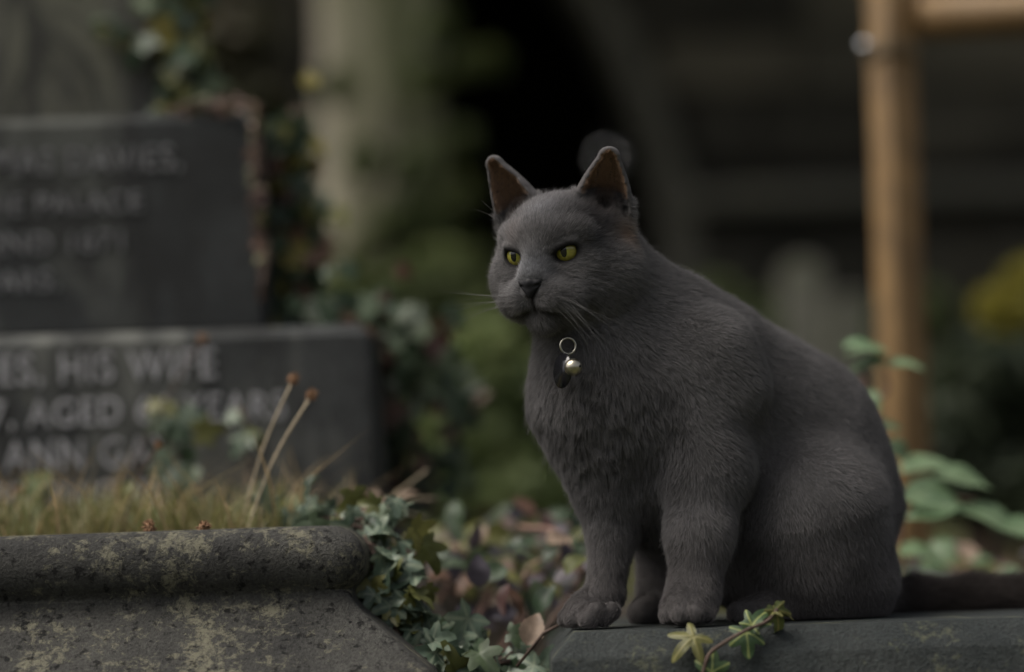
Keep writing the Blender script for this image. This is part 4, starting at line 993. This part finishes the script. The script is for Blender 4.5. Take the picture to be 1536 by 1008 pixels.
    nt.links.new(bs.outputs[0], ms.inputs[1]); nt.links.new(tr.outputs[0], ms.inputs[2]); nt.links.new(ms.outputs[0], nt.nodes['Material Output'].inputs[0])

    root = empty('cat', P(1050, 935, 0), label='stocky blue-grey short-haired cat sitting upright on the stone kerb', cat='cat')
    body = link('body', me, sm, root)
    hv.materials.append(fm)
    fo = bpy.data.objects.new('fur', hv); COL.objects.link(fo); fo.parent = root; fo.location = -root.location
    # ---- eyes
    em, nt, bs = new_mat('eye'); at = N(nt, 'ShaderNodeAttribute'); at.attribute_name = 'tone'
    nt.links.new(at.outputs['Color'], bs.inputs['Base Color']); bs.inputs['Roughness'].default_value = .12; bs.inputs['Coat Weight'].default_value = 1; bs.inputs['Coat Roughness'].default_value = .02
    pm = plain_mat('pupil', (.004, .004, .005), .05, spec=.7)
    gz = M @ np.array((-.20, .96, .03)); gz /= np.linalg.norm(gz)
    for i in (0, 2):
        c = h(*EYE[i]); axw = M @ EYE[i + 1][0]; g = gz * .30 + axw * .8; g /= np.linalg.norm(g)
        upv = np.array(u) - g * (u @ g); upv /= np.linalg.norm(upv); sv = np.cross(upv, g)
        nu, nv, R = 48, 32, .0106; vv = []; cc2 = []
        for a_ in range(nv + 1):
            th = math.pi * .62 * a_ / nv
            for b_ in range(nu):
                ph = 2 * math.pi * b_ / nu
                vv.append(c + R * (g * math.cos(th) + math.sin(th) * (sv * math.cos(ph) + upv * math.sin(ph))))
                rr = math.sin(th) * R * 1000 if th < 1.57 else 11
                k2 = .5 + .5 * math.sin(ph * 23 + 3 * math.sin(ph * 7)) * .5
                if rr < 8.3: cc2.append(np.array((.28, .25, .045)) * (.7 + .45 * k2) * (1.05 - .45 * (rr / 8.3) ** 6) if rr > 3.8 else np.array((.30, .29, .04)))
                else: cc2.append((.03, .025, .015))
        ff = [(a_ * nu + b_, a_ * nu + (b_ + 1) % nu, (a_ + 1) * nu + (b_ + 1) % nu, (a_ + 1) * nu + b_) for a_ in range(nv) for b_ in range(nu)]
        e = mesh('eyeball', vv, ff, True); vcol(e, 'tone', np.array(cc2)); eo = link('eye', e, em, root)
        pv = [c + g * (R + .00015)]; pf = []
        for ring in (1, 2, 3):
            for b_ in range(24):
                ph = 2 * math.pi * b_ / 24; x, y2 = .0023 * ring / 3 * math.cos(ph), .0041 * ring / 3 * math.sin(ph)
                pv.append(c + sv * x + upv * y2 + g * (math.sqrt(R * R - x * x - y2 * y2) + .00015))
        for b_ in range(24):
            pf.append((0, 1 + b_, 1 + (b_ + 1) % 24))
            for ring in (0, 1): pf.append((1 + ring * 24 + b_, 25 + ring * 24 + b_, 25 + ring * 24 + (b_ + 1) % 24, 1 + ring * 24 + (b_ + 1) % 24))
        po = link('pupil', mesh('pupil', pv, pf, True), pm, eo, loc=root.location); po.location = (0, 0, 0)
    # ---- nose leather
    ns = Sculpt(h(0, 54, -20) - .016, h(0, 54, -20) + .016, .0005)
    for sx in (-1, 1):
        ns.cone(h(sx * 7.2, 51.8, -16.8), h(0, 53.6, -17.2), .0022, .0026, .002); ns.cone(h(sx * 5.4, 53.0, -19.0), h(0, 54.6, -26), .0025, .0016, .002)
    ns.cone(h(0, 53.4, -18.6), h(0, 54.0, -22.5), .0034, .0028, .003)
    for sx in (-1, 1):
        ns.cone(h(sx * 3.4, 58.4, -21.0), h(sx * 6.6, 54.4, -19.4), .0012, .0010, .001, 'sub')
    v_, f_ = ns.extract(); nm = plain_mat('nose_leather', (.010, .010, .0115), .6, var=.25, scale=900, spec=.2)
    link('nose', fast_mesh('nose', v_, f_), nm, root)
    # ---- whiskers
    wm = plain_mat('whisker', (.13, .127, .125), .4, var=.1); wr = random.Random(5)
    def strand(a, b, c_, r0):
        pts_ = [(a * (1 - t) ** 2 + 2 * b * t * (1 - t) + c_ * t * t) for t in np.linspace(0, 1, 9)]
        link('whisker', tube('whisker', pts_, [r0 * 1.1 * (1 - .85 * i / 8) for i in range(9)], 4), wm, root)
    for sx in (-1, 1):
        for r_ in range(3):
            for k_ in range(4):
                a = h(sx * (13 + 2.4 * k_), 52 - 2.6 * k_, -26 - 3.5 * r_)
                if sx > 0:
                    b = h(36 + 4 * k_, 58, -34 - 7 * r_ - 3 * k_); c_ = h(66 + wr.uniform(-10, 18) - 13 * r_ + 3 * k_, 46 + wr.uniform(-6, 6), -54 - 14 * r_ - 4 * k_ + wr.uniform(-7, 7))
                else:
                    b = h(-36, 54, -25 - 3 * r_); c_ = h(-80 + wr.uniform(-8, 8), 30 + wr.uniform(-6, 6), -24 - 9 * r_ + wr.uniform(-5, 5))
                strand(a, b, c_, .00010)
        for k_ in range(2):
            a = h(sx * (17 + 3 * k_), 30, 15 + k_); strand(a, h(sx * 26, 40, 32), h(sx * (40 + 9 * k_), 34, 42 - 5 * k_), .00010)
    return h
FUR_N = 460000
HEAD = build_cat()

# ------------------------------------------------------------ collar with ring, bell and tag
def build_collar():
    c = P(888, 478, -.012); root = empty('cat_collar', c, label='black cat collar with a metal ring, brass bell and black tag', cat='collar')
    blk = plain_mat('black_leather', (.010, .010, .011), .6); brass = plain_mat('bell_metal', (.46, .42, .33), .28, 1.0, .25, 200); st = plain_mat('ring_metal', (.42, .40, .34), .3, 1.0, .2, 200)
    ax = (P(868, 430, -.02) - P(900, 530, -.0)).normalized(); e1 = ax.cross(Vector((0, 1, 0))).normalized(); e2 = ax.cross(e1)
    rr = .0395; V = []; F = []; n = 48; prof = [(-.0012, -.005), (.0012, -.005), (.0012, .005), (-.0012, .005)]
    for i in range(n):
        t = 2 * math.pi * i / n; d = e1 * math.cos(t) + e2 * math.sin(t)
        for (a, b) in prof: V.append(c + d * (rr + a) + ax * b)
    for i in range(n):
        for k in range(4): F.append((i * 4 + k, i * 4 + (k + 1) % 4, ((i + 1) % n) * 4 + (k + 1) % 4, ((i + 1) % n) * 4 + k))
    link('band', mesh('band', V, F), blk, root)
    Y = TAG_Y; rc = P(852, 519, Y)
    def torus(R, r, M_, nm, mat):
        bm = bmesh.new(); vs = []
        for i in range(28):
            for k in range(8):
                a, b = 2 * math.pi * i / 28, 2 * math.pi * k / 8
                vs.append(bm.verts.new(M_ @ Vector(((R + r * math.cos(b)) * math.cos(a), r * math.sin(b), (R + r * math.cos(b)) * math.sin(a)))))
        for i in range(28):
            for k in range(8): bm.faces.new((vs[i * 8 + k], vs[((i + 1) % 28) * 8 + k], vs[((i + 1) % 28) * 8 + (k + 1) % 8], vs[i * 8 + (k + 1) % 8]))
        link(nm, bm_mesh(nm, bm, True), mat, root)
    torus(.0056, .0008, Matrix.Translation(rc) @ Matrix.Rotation(.25, 4, 'Z'), 'ring', st)
    torus(.0019, .0005, Matrix.Translation(P(853, 535, Y - .001)) @ Matrix.Rotation(1.3, 4, 'Z'), 'bell_loop', st)
    bm = bmesh.new(); bmesh.ops.create_uvsphere(bm, u_segments=28, v_segments=18, radius=.0062)
    b = link('bell', bm_mesh('bell', bm, True), brass, root, loc=P(860, 551, Y - .0135))
    bm = bmesh.new(); bmesh.ops.create_cone(bm, segments=16, radius1=.0010, radius2=.0010, depth=.0004, cap_ends=True)
    s = link('bell_slot', bm_mesh('bell_slot', bm), blk, b); s.location = Vector((.0046, -.0042, .0004)); s.rotation_euler = Vector((.0046, -.0042, .0004)).to_track_quat('Z', 'Y').to_euler()
    bm = bmesh.new(); bmesh.ops.create_cone(bm, segments=36, radius1=.0125, radius2=.0125, depth=.0016, cap_ends=True); bmesh.ops.bevel(bm, geom=bm.edges[:], offset=.0004, segments=2, affect='EDGES')
    t = link('tag', bm_mesh('tag', bm, True), plain_mat('black_enamel', (.008, .008, .010), .15), root, loc=P(844, 556, Y - .0045), rot=(math.radians(86), math.radians(4), math.radians(-62)))
TAG_Y = -.062
build_collar()
